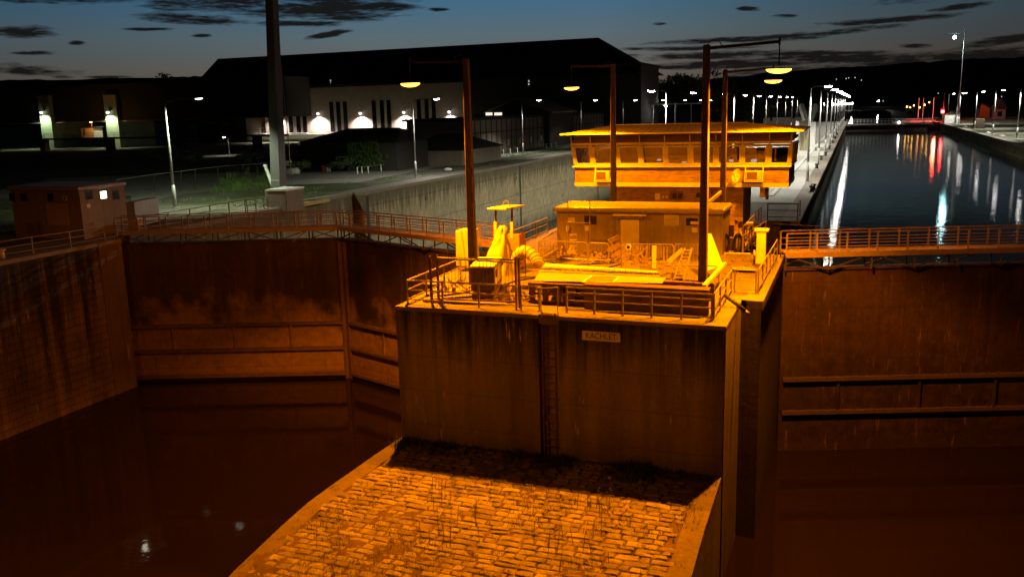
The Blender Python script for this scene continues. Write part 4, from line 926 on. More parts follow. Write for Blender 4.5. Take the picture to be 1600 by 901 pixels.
for j in range(5):
    for i in range(18): a = 2*pi*i/18; r = .06+.09*j*.85; vs.append(c+du*(r*.75*cos(a))+dv*(r*sin(a))+dn*(.08*(j/4)**2))
for j in range(4):
    for i in range(18): fs.append((j*18+i, j*18+(i+1) % 18, (j+1)*18+(i+1) % 18, (j+1)*18+i))
fs.append(tuple(range(18))); m.add(vs, fs); m.build('dish', MT['white'], t, True)
m = MB(); m.bar(c, c+Vector((0, .48, -.05)), .05); m.bar(c-dv*.3, c+dn*.35, .025); m.frame(c+dn*.35, du, dv, dn, .04, .04, .05); m.build('arm', MT['rail'], t)
t = thing('stair_canopy', 'pale sheeted block under the right end of the control building', 'box', PY(1190, 300, 48)); m = MB(); pbox(m, 1187, 293, 1195, 308, 48.2, .4); m.build('panel', MT['white'], t)
m = MB(); pbox(m, 1195.5, 292, 1200.5, 312, 48.2, .4); m.build('post', MT['rust'], t)

# ------------------------------------------------------------------ sodium lamps on tall poles
def lens_head(parent, c, along, L, w, h, lensmat, casemat='darksteel'):
    c = Vector(c); along = Vector(along).normalized(); side = Vector((0,0,1)).cross(along).normalized()
    def shell(k0, k1, sx):
        m = MB(); vs = []; fs = []; n = 16; R = 5
        for j in range(R+1):
            ph = k0+(k1-k0)*j/R
            for i in range(n):
                a = 2*pi*i/n; vs.append(c+along*(L/2*cos(a)*cos(ph))+side*(w/2*sin(a)*cos(ph))+Vector((0,0,h*sx*sin(ph))))
        for j in range(R):
            for i in range(n): fs.append((j*n+i, j*n+(i+1) % n, (j+1)*n+(i+1) % n, (j+1)*n+i))
        fs.append(tuple(range(n))); m.add(vs, fs); return m
    shell(0, 1.5, .35).build('lamp_housing', MT[casemat], parent, True)
    shell(-1.5, 0, 1.).build('lens', MT[lensmat], parent, True)
SP = 20000
def sodium(label, base, zt, head, power, r=.17):
    base = Vector((*base, 0)); head = Vector(head); t = thing('lamp_pole', label, 'street lamp', base, 'tall sodium lamp poles round the control building')
    m = MB(); q = r*.88; k_ = .72; vs = [base+Vector((a*q, b*q, 0)) for a, b in ((-1,-1),(1,-1),(1,1),(-1,1))]+[base+Vector((a*q*k_, b*q*k_, zt)) for a, b in ((-1,-1),(1,-1),(1,1),(-1,1))]
    m.add(vs, [(3,2,1,0), (4,5,6,7)]+[(i, (i+1) % 4, 4+(i+1) % 4, 4+i) for i in range(4)]); m.build('pole', MT['polewood'], t, bevel=.025)
    top = base+Vector((0,0,zt)); e = Vector((head.x, head.y, zt-.02)); m = MB(); d = (e-top).normalized()
    m.bar(top-d*.1-Vector((0,0,.12)), e, .06, .1); m.path([top+Vector((0,0,-.02)), top+d*.15+Vector((0,0,.14)), top+d*.4+Vector((0,0,.1)), top+d*.5+Vector((0,0,-.06))], .015, 5)
    m.tube(e+Vector((0,0,.12)), e+Vector((0,0,-.1)), .035, n=6); m.build('arm', MT['darksteel'], t)
    m = MB(); m.tube(e, Vector((e.x, e.y, head.z+.16)), .022, n=6); m.build('hanger', MT['darksteel'], t)
    lens_head(t, head+Vector((0,0,.04)), d, .8, .4, .14, 'sodlens')
    lamp_obj('sodium_beam', 'SPOT', t, head-Vector((0,0,.2)), power, SOD, .16, 118, .3)
    lamp_obj('sodium_spill', 'SPOT', t, head-Vector((0,0,.2)), power*.15, SOD, .16, 174, .2)
    return t
sodium('left wooden lamp pole at the pier front with its sodium lamp over the left gate', (-13.45, 30.5), 8.48, (-15.77, 30.5, 7.63), SP)
sodium('right wooden lamp pole at the pier front with its sodium lamp over the quay step', (-4.7, 30.3), 8.52, (-2.4, 30.3, 7.61), SP)
sodium('lamp pole between hut and left half of the control building', (-11.42, 44), 8.69, (-13.59, 44, 7.58), SP*.5)
sodium('lamp pole between hut and right half of the control building', (-5.93, 44), 8.2, (-3.72, 44, 7.58), SP*.36)

m = MB(); m.box(-70, 60, -8, .7, 4.2, 5.0); struct(m.build('road_bridge', MT['deckconc']))
sodium('added sodium fill lamp pole on the road bridge behind the viewpoint', (-21, -1.5), 10.4, (-19., -1.0, 9.6), SP*1.5).location.z = 0  # unseen fill lamp, added to light the pier face and gates
# ------------------------------------------------------------------ white lamp posts
def white_lamp(label, group, base, h, armvec, power, col=WHITE, r=.075, lens='whitelens', big=1., light=True, cone=128, tilt=None, blend=.4):
    base = Vector(base); t = thing('lamp_post', label, 'street lamp', base, group)
    m = MB(); m.tube(base, base+Vector((0,0,h*.22)), r*1.25, r*1.2, 8); m.tube(base+Vector((0,0,h*.22)), base+Vector((0,0,h)), r, r*.6, 8); m.frame(base+Vector((0,0,.03)), Vector((1,0,0)), Vector((0,1,0)), Vector((0,0,1)), r*2.2, r*2.2, .03); m.build('post', MT['polegrey'], t, True)
    a = Vector(armvec); e = base+Vector((0,0,h))+a; top = base+Vector((0,0,h-.05))
    m = MB(); m.path([top, top.lerp(e, .3)+Vector((0,0,.14)), e-a.normalized()*.2], [r*.5, r*.4, r*.35], 6); m.build('arm', MT['darksteel'], t)
    lens_head(t, e, a, .62*big, .3*big, .1*big, lens)
    if light: lamp_obj('white_light', 'SPOT', t, e-Vector((0,0,.16)), power, col, .12, cone, blend, tilt and Vector(tilt).to_track_quat('-Z', 'Y').to_euler())
    return t
WP = 800
GL = 'lamp posts along the left bank'
white_lamp('tall pale lamp post behind the electric cabinet beside the pump house', GL, (-47.6, 52.8, 0), 7.85, (2.8, .4, .15), WP*5, GREENISH, .11, 'dimlens', cone=138, tilt=(-.34, .34, -1.))
ords = ['lamp post on the left bank grass nearest beyond the tall mast', 'left bank lamp post hidden at its foot behind the left wooden pole', 'left bank lamp post with a small red box, by the long shed', 'left bank lamp post just left of the pole before the control building roof',
        'left bank lamp post just right of the pole before the control building roof', 'left bank lamp post between the roof edge and the bright canopy', 'left bank lamp post right of the bright canopy mast', 'far left bank lamp post over the middle of the control building roof', 'farthest lamp post of the left bank row']
for k, lb in enumerate(ords):
    X = -42. if k == 0 else -46.; v = ray((646, 735, 816, 908, 973.5, 1019, 1055, 1080.6, 1097)[k], 190); Y = X*v.y/v.x
    if k == 1: continue
    white_lamp(lb, GL, (X, Y, 0), 7.7, (2.6, .2, .15), WP*3.5 if k < 3 else WP*1., WHITE, .09, cone=150 if k == 0 else 128)
GM = 'lamp posts along the right edge of the mole'
for k in range(11):
    Y = 78+22.6*k
    lb = ['lamp post of the mole nearest the control building', 'mole edge lamp post one behind the nearest', 'third mole edge lamp post counted from the control building', 'fourth mole edge lamp post counted from the control building', 'fifth mole edge lamp post counted from the control building', 'sixth mole edge lamp post counted from the control building'][k] if k < 6 else 'far lamp post in the crowded end of the mole row'
    white_lamp(lb, GM, (-3.6, Y, 0), 7.7, (1.35, .3, .1), WP*4.5, WHITE, .1, 'whitelens2' if k < 7 else 'whitelens', cone=132)
GN = 'lamp posts along the left edge of the mole'
for k, px in enumerate((1041, 1102, 1147, 1177, 1197, 1214, 1227, 1237, 1245)):
    v = ray(px, 190); Y = -14.4*v.y/v.x
    lb = ['taller looking lamp post with a bright head in front of the canopy', 'lamp post on the left mole edge hidden mostly by the right wooden pole', 'lamp post on the left mole edge just right of the rear pole', 'left mole edge lamp post over the right half of the roof', 'left mole edge lamp post above the roof corner seam', 'left mole edge lamp post above the right roof slope'][k] if k < 6 else 'far lamp post in the left mole edge row'
    white_lamp(lb, GN, (-14.4, Y, 0), 7.7, (-1.3, .2, .1), WP*(11 if k == 0 else 20 if k < 4 else 5), (1., .93, .74), .09, 'whitelens2' if k == 0 else 'whitelens', cone=175 if k == 0 else 166 if k < 4 else 130, blend=.12 if k == 0 else .4)
GR = 'lamp posts along the right bank'
rbl = [(1588.5, 216, 'right bank lamp post nearest, cut by the picture edge'), (1551, 209, 'second right bank lamp post from the picture edge'), (1522.5, 201.5, 'right bank lamp post beside the dark container'), (1497.5, 194, 'right bank lamp post right of the white shed'), (1494, 193, 'twin lamp post standing against the right end of the white shed'), (1480, 191, 'lamp post in front of the left part of the white shed')]
for k, (x, y, lb) in enumerate(rbl):
    b = PZ(x, y); white_lamp(lb, GR, b, 7.6, (1.2, .2, .12), WP*9, WHITE, .11, light=k < 4, cone=140)
# far small lamp on a short post, and other pin points
b = PZ(359, 243); white_lamp('short lamp post in the dark yard left of the tall mast', 'yard lamps', b, 3.1, (-.9, 0, .1), 380, WHITE, .07)

# tall mast light on the right bank
b = PZ(1497, 191); t = thing('light_mast', 'very tall thin mast with a cold floodlight on the right bank', 'mast', b)
m = MB(); m.tube(b, b+Vector((0,0,24.5)), .2, .09, 8); m.build('mast', MT['polegrey'], t)
m = MB(); c = b+Vector((0,0,23.6)); m.bar(c+Vector((-4.5,0,0)), c+Vector((.3,0,0)), .15); m.bar(c+Vector((-2.4,0,0)), c+Vector((-2.4,0,-1.4)), .12); m.bar(c+Vector((-1,0,.6)), c+Vector((-1,0,-.4)), .1); m.build('yard', MT['darksteel'], t)
m = MB(); m.ball(c+Vector((-2.4,-.3,-1.)), .5, .3, .36, 10, 6); m.build('floodlight', MT['coollens'], t)
lamp_obj('mast_light', 'SPOT', t, c+Vector((-2.4,-.5,-1.5)), 6000, COOL, .3, 150, .5)

# ------------------------------------------------------------------ left bank
t = thing('lattice_mast', 'tall square pale mast rising out of the picture on the left quay', 'mast', (-42.4, 58, 0))
bx = PY(434, 300, 57.5); m = MB(); x = bx.x
b0 = [(x-.45, 57.2), (x+.4, 57.2), (x+.4, 58.1), (x-.45, 58.1)]; k = .72; tx = PY(423, -60, 57.6).x
vs = [(p, q, 0) for p, q in b0]+[(tx+(p-x)*k, 57.65+(q-57.65)*k, 19) for p, q in b0]
m.add(vs, [(0,1,2,3), (4,5,6,7)]+[(i, (i+1) % 4, 4+(i+1) % 4, 4+i) for i in range(4)]); m.build('shaft', MT['mastpaint'], t, bevel=.02)
m = MB(); m.box(x-.47, x+.42, 57.17, 57.19, 1.72, 1.76); m.build('collar', MT['white'], t)
m = MB(); a = PY(457, 290, 58.5); c = PY(431, 20, 58.5); m.tube(a, c, .035, n=6); m.build('stay_cable', MT['rail'], t)
p0 = PZ(418, 338); t2 = thing('mast_plinth', 'concrete plinth on the quay edge in front of the tall mast', 'plinth', p0)
m = MB(); pbox(m, 416, 296, 446, 332, 54.6, 2.2); m.build('block', MT['coping'], t2, bevel=.04); m = MB(); pbox(m, 415.5, 296, 447, 298.5, 54.55, 2.3); m.build('edge', MT['white'], t2)
m = MB(); m.tube(PY(427, 292, 60), PY(414.5, 259, 61), .16, .13, 10); m.ball(PY(414.5, 259, 61), .19, .19, .12); t = tag(m.build('leaning_tube', MT['white'], smooth=True), 'pale leaning steel tube left of the tall mast', 'tube')
# electrical boxes, barrel
t = thing('electric_cabinet', 'wide grey three door electric cabinet right of the pump house', 'cabinet', PZ(220, 352))
a, b = PZ(200, 354), PZ(237, 345.5); u = (b-a).normalized(); n = Vector((u.y, -u.x, 0)); n = -n if n.y > 0 else n; z = Vector((0,0,1)); c = (a+b)/2; H = 1.55; L = (b-a).length
m = MB(); m.frame(c-n*.3+z*H/2, u, n, z, L/2, .3, H/2); m.build('body', MT['polegrey'], t, bevel=.02)
for s in (-.33, 0, .33): m = MB(); m.frame(c+n*.015+u*(s*L)+z*(H*.52), u, n, z, L*.155, .012, H*.42); m.build('door', MT['polegrey'], t)
m = MB(); m.frame(c+n*.03-u*(.3*L)+z*(H*.55), u, n, z, .28, .01, .32); m.build('vent_grille', MT['darksteel'], t)
t = thing('barrel', 'white horizontal tank lying behind the tall mast', 'tank', PZ(455, 273)); a = PY(447, 268.5, 86); b = PY(467, 266, 86); m = MB(); m.tube(a, b, .42, n=14); m.build('tank', MT['white'], t, True)
for xx in (a.x+.2, b.x-.4): m = MB(); m.box(xx, xx+.2, 85.7, 86.3, 0, a.z-.2); m.build('saddle', MT['rust'], t)
t = thing('white_box', 'small white box above the horizontal tank', 'box', PZ(450, 266)); m = MB(); pbox(m, 447, 251.5, 452, 259, 88, .5); m.build('box', MT['white'], t); m = MB(); a = PY(449.5, 259, 88.2); m.bar((a.x, a.y, 0), a, .1); m.build('stand', MT['rust'], t)
t = thing('red_box', 'red box standing in the grass before the dark roofed house', 'box', PZ(507, 268)); m = MB(); pbox(m, 503, 258.5, 511, 269, 89.5, .6); m.build('body', MT['red'], t, bevel=.03); m = MB(); pbox(m, 510.2, 258.8, 512.4, 268.5, 89.45, .5); m.build('side_strip', MT['white'], t)
# pump house
t = thing('pump_house', 'flat roofed pump house with an orange lit front and one lit side window', 'building', (-43, 37, 0))
rc = PY(124, 300, 37.0); X1 = -40.7; Y0 = 37.7; X0 = -46.; Y1 = PX(198, 330, -40.7).y; Hh = PX(124, 297, X1).z if False else 2.75
m = MB(); m.box(X0, X1, Y0, Y1, 0, Hh); m.build('wall', MT['render'], t)
m = MB(); m.box(X0-.2, X1+.12, Y0-.14, Y1+.12, Hh, Hh+.24); m.build('roof', MT['polegrey'], t, bevel=.09)
def winY(x0, x1, z0, z1, mat, par, name='window', Y=Y0):
    m = MB(); m.box(x0, x1, Y-.02, Y+.02, z0, z1); return m.build(name, MT[mat], par)
for xx in (14, 32.5, 74): a = PY(xx, 302, Y0); b = PY(xx+10, 314, Y0); f_ = winY(a.x, b.x, b.z, a.z, 'glassdark', t); 
a, b = PY(71, 318, Y0), PY(109, 352, Y0); m = MB(); m.box(a.x, b.x, Y0-.03, Y0-.004, b.z, a.z); m.build('board', MT['ply'], t)
a, b = PY(98, 306.5, Y0), PY(105, 313.5, Y0); m = MB(); m.box(a.x, b.x, Y0-.03, Y0-.004, b.z, a.z); sg = m.build('notice', MT['sign'], t); w_ = (b.x-a.x)*.28; m = MB(); m.box((a.x+b.x)/2-w_, (a.x+b.x)/2+w_, Y0-.036, Y0-.031, (a.z+b.z)/2-w_, (a.z+b.z)/2+w_); m.build('symbol', MT['rust'], sg)
a = PY(56, 350, Y0-.3); m = MB(); m.bar((a.x, Y0-.2, .1), (a.x, Y0-.2, 1.0), .1); m.bar((a.x+.25, Y0-.2, .1), (a.x+.25, Y0-.2, .9), .07); m.build('pipes', MT['rust'], t)
for x0_, x1_, lit in ((133, 144.5, 0), (154.5, 167, 1), (175, 186, 0)):
    a = PX(x0_, 302, X1); b = PX(x1_, 302, X1); za = PX((x0_+x1_)/2, 298, X1).z; zb = PX((x0_+x1_)/2, 311, X1).z
    m = MB(); m.box(X1-.01, X1+.03, a.y, b.y, zb-.04, za+.04); f_ = m.build('window', MT['darksteel'], t)
    m = MB(); m.box(X1+.02, X1+.036, a.y+.07, b.y-.07, zb+.03, za-.03); m.build('pane', MT['litwin' if lit else 'glassdark'], f_)
a = PX(135, 319, X1); b = PX(141, 324, X1); m = MB(); m.box(X1, X1+.03, a.y, b.y, b.z, a.z); m.build('small_sign', MT['sign'], t)
# equipment at the walkway end
t = thing('gate_drive', 'orange gate drive housing at the left end of the walkway', 'machine', (-39.9, 40.6, 0))
m = MB(); m.box(-40.0, -39.3, 40.3, 40.9, .25, .75); m.build('housing', MT['orange'], t, bevel=.04); m = MB(); m.box(-40.1, -39.2, 40.2, 41., .0, .25); m.bar((-40.6, 39.9, .5), (-38.6, 40.9, .35), .08); m.build('base', MT['rail'], t)
t = thing('bollard', 'dark iron bollard at the corner of the pump house', 'bollard', PZ(190, 358)); b = PZ(191, 362); m = MB(); m.tube(b, b+Vector((0,0,.6)), .15, .12, 10); m.ball(b+Vector((0,0,.62)), .2, .2, .1); m.build('post', MT['rust'], t, True)
t = thing('mooring_bollard', 'pale bollard on the left quay edge at the picture border', 'bollard', PZ(3, 404)); b = PZ(4, 404); m = MB(); m.tube(b, b+Vector((0,0,.42)), .13, .12, 10); m.ball(b+Vector((0,0,.42)), .2, .2, .08); m.build('post', MT['cream'], t, True)
# wire fence of the yard
t = thing('wire_fence', 'yard fence of thin posts and a bright top rail behind the pump house', 'fence', PZ(240, 300))
fp = [(182, 303, 281), (241, 300, 272.5), (283, 297.5, 267.5), (305, 296, 264.5), (340.5, 289, 260.5), (379.5, 281, 257.5), (416, 279, 255)]
tops = []
for x, y0, y1 in fp:
    b = PZ(x, y0); tp = PY(x, y1, b.y); tops.append(tp); m = MB(); m.tube(b, tp, .04, n=6); m.build('post', MT['darksteel'], t)
m = MB()
for a, b in zip(tops, tops[1:]): m.tube(a, b, .03, n=6)
m.build('top_rail', MT['rail'], t)
# short slanted fence posts along the bank path
t = thing('post_fence', 'low fence of short slanted pale posts along the left bank path', 'fence', PZ(600, 268))
prev = None; wires = MB()
for x, y in ((559, 272), (566, 271.5), (576, 271), (596, 268), (616, 265), (629, 262), (633, 261.5), (655, 259), (697, 253), (722, 250), (753, 247), (765, 245), (776, 243), (787, 241.5), (798, 240), (809, 238.5), (854, 232), (862, 231), (870, 230)):
    b = PZ(x, y); tp = b+Vector((-.15, .2, .75)); m = MB(); m.bar(b, tp, .1, .08); m.build('post', MT['white'], t)
    if prev: wires.tube(prev, tp, .02, n=4)
    prev = tp
wires.build('wire', MT['rail'], t)
m = MB(); b = PZ(700, 266.5); m.ball(b+Vector((0,0,.12)), .5, .4, .2); tag(m.build('stone', MT['white'], smooth=True), 'pale mooring stone lying on the left bank grass near the chamber edge', 'stone')
m = MB(); b = PZ(818, 236)+Vector((.25, -.2, 0)); a_ = b+Vector((0, 0, 1.9)); m.box(a_.x-.22, a_.x+.22, a_.y-.1, a_.y+.1, a_.z-.5, a_.z+.5); m.tube(b, a_, .04); tag(m.build('lifebuoy_box', MT['red']), 'small red and white box on a post on the left bank', 'box')

# grass clumps that catch the lamp light
m = MB()
gc = [(random.random()**.8, random.random()**1.6, random.uniform(.4, 1.5), random.uniform(.25, 1.)) for q in range(46)]
for k in range(6500):
    sx, sy, cr, ch = random.choice(gc); x = 325+sx*108; y = 303-sx*12-sy*15
    b = PZ(x, max(y, 274)); d_ = abs(random.gauss(0, .5)); a_ = random.uniform(0, 6.28)
    blade(m, (b.x+cr*d_*cos(a_), b.y+cr*d_*sin(a_), -.02), random.uniform(.15, .95)*ch*max(.3, 1-d_*.6), .022, random.uniform(.05, .4), random.uniform(0, 6.28))
for q in range(26):
    sx = random.random(); b = PZ(340+sx*85, 296-sx*14-random.random()*5); h_ = random.uniform(.8, 1.5); m.tube(b, b+Vector((random.uniform(-.2,.2), 0, h_)), .012, .006, 4)
    for e in range(14): blade(m, b+Vector((0, 0, h_*random.uniform(.3, 1))), random.uniform(.05, .15), .03, random.uniform(.08, .2), random.uniform(0, 6.28))
struct(m.build('tall_grass', MT['grassb'], fix=False), 'stuff')
m = MB()
for k in range(7000):
    y = random.uniform(54, 150); x = -41-abs(random.gauss(0, 5.)); 
    if fbm(x, y, .16) < .0: continue
    blade(m, (x, y, -.02), random.uniform(.05, .22), .03, random.uniform(.03, .15), random.uniform(0, 6.28))
struct(m.build('bank_grass', MT['grassb'], fix=False), 'stuff')

# ------------------------------------------------------------------ trees and shrubs
def leaves(m, c, r, n, s):
    c = Vector(c)
    for k in range(n):
        d = Vector((random.gauss(0,1), random.gauss(0,1), random.gauss(0,1))).normalized()*(random.random()**.45); p = c+Vector((d.x*r[0], d.y*r[1], d.z*r[2]))
        u = Vector((random.gauss(0,1), random.gauss(0,1), random.gauss(0,1))).normalized(); v = u.orthogonal().normalized(); q = random.uniform(.6, 1.3)*s
        m.add([p-u*q, p+v*q*.55, p+u*q, p-v*q*.55], [(0,1,2,3)])
def tree(label, base, h, w, n=900, s=.3, group='dark trees behind the locks', name='tree'):
    base = Vector(base); t = thing(name, label, 'tree', base, group); m = MB(); th = h*.4
    m.tube(base, base+Vector((0,0,th)), h*.028, h*.018, 7); lm = []
    for k in range(6):
        a = 2*pi*k/6+random.random(); e = base+Vector((cos(a)*w*.32, sin(a)*w*.32, h*random.uniform(.5, .85))); m.tube(base+Vector((0,0,th*random.uniform(.7, 1))), e, h*.012, h*.004, 5); lm.append(e)
    m.build('trunk', MT['bark'], t); m = MB()
    for k in range(13):
        e = lm[k % 6] if k < 6 else base+Vector((random.uniform(-.36, .36)*w, random.uniform(-.36, .36)*w, h*random.uniform(.42, .93)))
        q = random.uniform(.14, .26); leaves(m, e, (w*q, w*q, h*q*.6), n//13, s)
    m.build('crown', MT['leaf'], t, fix=False); return t
tl = ['tree silhouette left of the large dark roof', 'tree standing at the right end of the powerhouse', 'tall tree silhouette between powerhouse and right wooden pole', 'broad tree behind the right wooden pole', 'round tree right of the right wooden pole', 'tree above the right roof slope of the control building', 'low tree beyond the left mole lamps', 'dark tree beyond the mole end']
for lb, (x, y, Y, top, w) in zip(tl, ((270, 212, 205, 114, 12), (1010, 190, 225, 136, 9), (1058, 190, 260, 112, 16), (1112, 190, 300, 108, 18), (1160, 188, 320, 120, 17), (1205, 188, 340, 128, 16), (1240, 188, 380, 134, 18), (1290, 186, 460, 137, 22))):
    p = PY(x, y, Y); zt = PY(x, top, Y).z; tree(lb, (p.x, Y, 0), zt, w, 2600 if Y < 300 else 1800, .4)
for k, (x, Y, zt, w, lb) in enumerate(((1125, 215, 6, 6, 'orange lit bush left of the rear lamp pole'), (1163, 225, 6.5, 6, 'orange lit bush beside the mole lamps'), (1190, 235, 7, 7, 'pale lit small tree among the left mole lamps'), (278, 150, 7.5, 5, 'small tree lit by the lamp beside the pump house'), (352, 175, 8, 6, 'dark shrub in the yard left of the tall mast'))):
    p = PY(x, 190, Y); tree(lb, (p.x, Y, 0), zt, w, 1100, .3, 'lit shrubs in the background', 'small_tree')
for k, (x, y, h_, w_, lb) in enumerate(((470, 272, 1.6, 2.4, 'low shrub by the white tank'), (530, 270, 1.4, 2.6, 'low shrub left of the ivy house'), (545, 268, 2.2, 2.4, 'shrub at the left corner of the ivy house'), (300, 262, 2.4, 4., 'dark shrub behind the yard fence on the left'), (240, 264, 2.8, 5., 'dark shrub behind the pump house'), (390, 262, 2.2, 3.5, 'dark shrub behind the tall grass'))):
    p = PZ(x, y); tree(lb, p, h_, w_, 900, .16, 'shrubs on the left bank', 'shrub')
# hills
def hill(pts, Y, d=400):
    m = MB(); fr = []; bk = []
    vs = []; fs = []
    P = [(PY(x, y, Y).x, PY(x, y, Y).z) for x, y in pts]; Q = []
    for (xa, za), (xb, zb) in zip(P, P[1:]):
        for k in range(8): s = k/8; Q.append((xa+(xb-xa)*s, za+(zb-za)*s+random.uniform(-1, 1)*Y*.0009))
    Q.append(P[-1]); n = len(Q)
    for x, z in Q: vs += [(x, Y-d, -2), (x, Y, z), (x, Y+d, -2)]
    for i in range(n-1):
        a = i*3; b = a+3; fs += [(a, b, b+1, a+1), (a+1, b+1, b+2, a+2)]
    m.add(vs, fs); return m
struct(hill([(-300, 128), (0, 125), (120, 124), (260, 121), (330, 119), (500, 124), (700, 130), (900, 134), (990, 137)], 1500).build('hills', MT['hill']))
struct(hill([(930, 142), (1005, 139), (1060, 131), (1130, 122), (1220, 112), (1330, 105), (1430, 98), (1520, 92), (1650, 88), (1900, 84)], 2200).build('hills', MT['hill']))
t = thing('far_lights', 'tiny house lights scattered on the dark hillside', 'lights', PY(1340, 128, 1700))
m = MB()
for x, y in ((1322, 123), (1326, 122), (1346, 125.5), (1336, 121.5), (1307, 124), (1466, 146), (1565, 151), (1380, 158)): m.ball(PY(x, y, 1500), .55, .55, .55, 6, 4)
m.build('lights', emis('faint_far_lights', (1., .95, .85), 1.6), t)
m = MB()
for x, y in ((145, 166), (211, 164), (250, 140)): m.ball(PY(x, y, 900), .7, .7, .7, 6, 4)
tag(m.build('far_light', MT['whitelens']), 'tiny white lights on the far left hillside', 'lights')

# ------------------------------------------------------------------ powerhouse
PHY = 195.; t = thing('powerhouse', 'huge dark roofed powerhouse with lamps on its pale wall and tall windows', 'building', (-105, PHY, 0))
xl, xr = PY(300, 120, PHY).x, PY(1000, 105, PHY).x; zee = PY(640, 128, PHY).z; zl = PY(300, 121, PHY).z
m = MB(); m.box(xl, xr-1.5, PHY+.3, PHY+26, 0, zee); m.build('wall', MT['darkwall'], t); m = MB(); m.box(PY(385, 200, PHY).x, PY(725, 200, PHY).x, PHY, PHY+.297, 0, zee-.6); m.build('facade', MT['phwall'], t)  # dark body is painted shade; pale only on the lamp-lit facade
m = MB(); A_ = PY(340, 88, PHY+12); B_ = PY(935, 59, PHY+12); zr = B_.z
v4 = [(xl-.8, PHY-.7, zee+.03), (xr, PHY-.7, zee+.03), (xr, PHY+27, zee+.03), (xl-.8, PHY+27, zee+.03), (A_.x, PHY+12, zr), (B_.x, PHY+12, zr)]
m.add(v4, [(0,1,5,4), (1,2,5), (2,3,4,5), (3,0,4), (3,2,1,0)]); m.build('roof', MT['roofdark'], t)
m = MB(); m.box(xl-.6, xr, PHY-.6, PHY-.01, zee-.5, zee); m.build('eaves', MT['roofdark'], t)
zs_ = PY(560, 205.5, PHY).z; zt_ = PY(560, 158, PHY).z
for xx in (412, 424, 455, 467, 477, 520, 530.5, 541, 586, 598.5, 609, 656, 668, 679):
    a = PY(xx-3.2, 200, PHY).x; b = PY(xx+3.2, 200, PHY).x; m = MB(); m.box(a, b, PHY-.05, PHY-.006, zs_, zt_); f_ = m.build('window', MT['glassdark'], t)
    m = MB(); m.box(a-.1, b+.1, PHY-.35, PHY-.055, zs_-.22, zs_-.02); m.build('sill', MT['white'], f_)
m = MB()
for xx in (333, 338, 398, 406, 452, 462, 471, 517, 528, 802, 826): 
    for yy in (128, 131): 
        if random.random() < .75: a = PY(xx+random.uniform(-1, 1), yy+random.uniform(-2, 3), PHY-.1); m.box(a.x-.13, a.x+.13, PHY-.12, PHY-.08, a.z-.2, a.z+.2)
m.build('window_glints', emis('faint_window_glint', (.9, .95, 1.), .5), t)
m = MB(); m.box(PY(395, 205, PHY).x, PY(722, 205, PHY).x, PHY-1.2, PHY-.02, PY(560, 213, PHY-1.2).z-.4, PY(560, 208.5, PHY-1.2).z); m.build('plinth', MT['white'], t)
for xx, yy in ((431, 182), (497, 180.5), (563, 180), (631, 178.5), (702, 178)):
    a = PY(xx, yy, PHY-.7); m = MB(); m.ball((a.x, PHY-.75, a.z+.4), .34, .3, .26, 10, 6); w_ = m.build('wall_lamp', MT['walllens'], t)
    m = MB(); m.box(a.x-.2, a.x+.2, PHY-.9, PHY-.01, a.z+.72, a.z+.86); m.build('lamp_hood', MT['darksteel'], w_)
    lamp_obj('wall_light', 'SPOT', t, (a.x, PHY-1.0, a.z-.0), 10000, PINK, .2, 140, .7)
# low dark extension right of powerhouse
t = thing('roof_block', 'low dark building at the right end of the powerhouse', 'building', (-45, 200, 0)); m = MB(); a = PY(938, 98, 196); b = PY(1001, 190, 196); m.box(a.x, b.x, 196.2, 215, 0, PY(980, 101, 196).z); m.build('wall', MT['darkwall'], t); m = MB(); m.box(a.x-.5, b.x+.5, 195.8, 215.4, PY(980, 101, 196).z, PY(980, 99, 196).z); m.build('roof', MT['roofdark'], t)

# ------------------------------------------------------------------ dark houses between powerhouse and chamber
def hiproof_house(name, label, x0, x1, y0, y1, h, rh, wmat, ridge=.5):
    t = thing(name, label, 'building', ((x0+x1)/2, y0, 0)); m = MB(); m.box(x0, x1, y0, y1, 0, h); m.build('wall', MT[wmat], t)
    m = MB(); o = .4; xm = (x0+x1)/2; L = (x1-x0)*ridge/2; ym = (y0+y1)/2
    m.add([(x0-o, y0-o, h+.01), (x1+o, y0-o, h+.01), (x1+o, y1+o, h+.01), (x0-o, y1+o, h+.01), (xm-L, ym, h+rh), (xm+L, ym, h+rh)], [(0,1,5,4), (1,2,5), (2,3,4,5), (3,0,4), (3,2,1,0)]); m.build('roof', MT['roofdark'], t); return t
zt1 = PY(580, 223, 91).z
hv = hiproof_house('ivy_house', 'hip roofed house with an ivy covered wall behind the left bank lawn', PY(546, 240, 91).x, PY(620, 240, 91).x, 91, 99, zt1, 1.6, 'darkwall', .45)
m = MB(); xa, xb = PY(547, 240, 91).x, PY(618, 240, 91).x
for k in range(5200):
    s = random.random(); x = xa+(xb-xa)*s; z = zt1*random.random()**(.6+1.3*s)
    if mn.fractal(Vector((x*.45, 4.2, z*.55)), 1., 2., 4) < -.22+.75*max(0, s-.35)+.25*(z/zt1-.4): continue
    p = Vector((x, 90.93-random.random()**2*.7*(1-s*.6), z+random.uniform(0, .15))); u = Vector((random.gauss(0,1), random.gauss(0,.4), random.gauss(0,1))).normalized(); v = u.orthogonal().normalized(); q = random.uniform(.07, .15); m.add([p-u*q, p+v*q*.7, p+u*q, p-v*q*.7], [(0,1,2,3)])
m.build('ivy', MT['ivy'], hv, fix=False)
hiproof_house('dark_house', 'dark house with a broad hip roof standing before the powerhouse wall', PY(470, 240, 112).x, PY(625, 240, 112).x, 112, 126, PY(560, 222, 112).z, PY(540, 201, 118).z-PY(560, 222, 112).z, 'darkwall', .5)
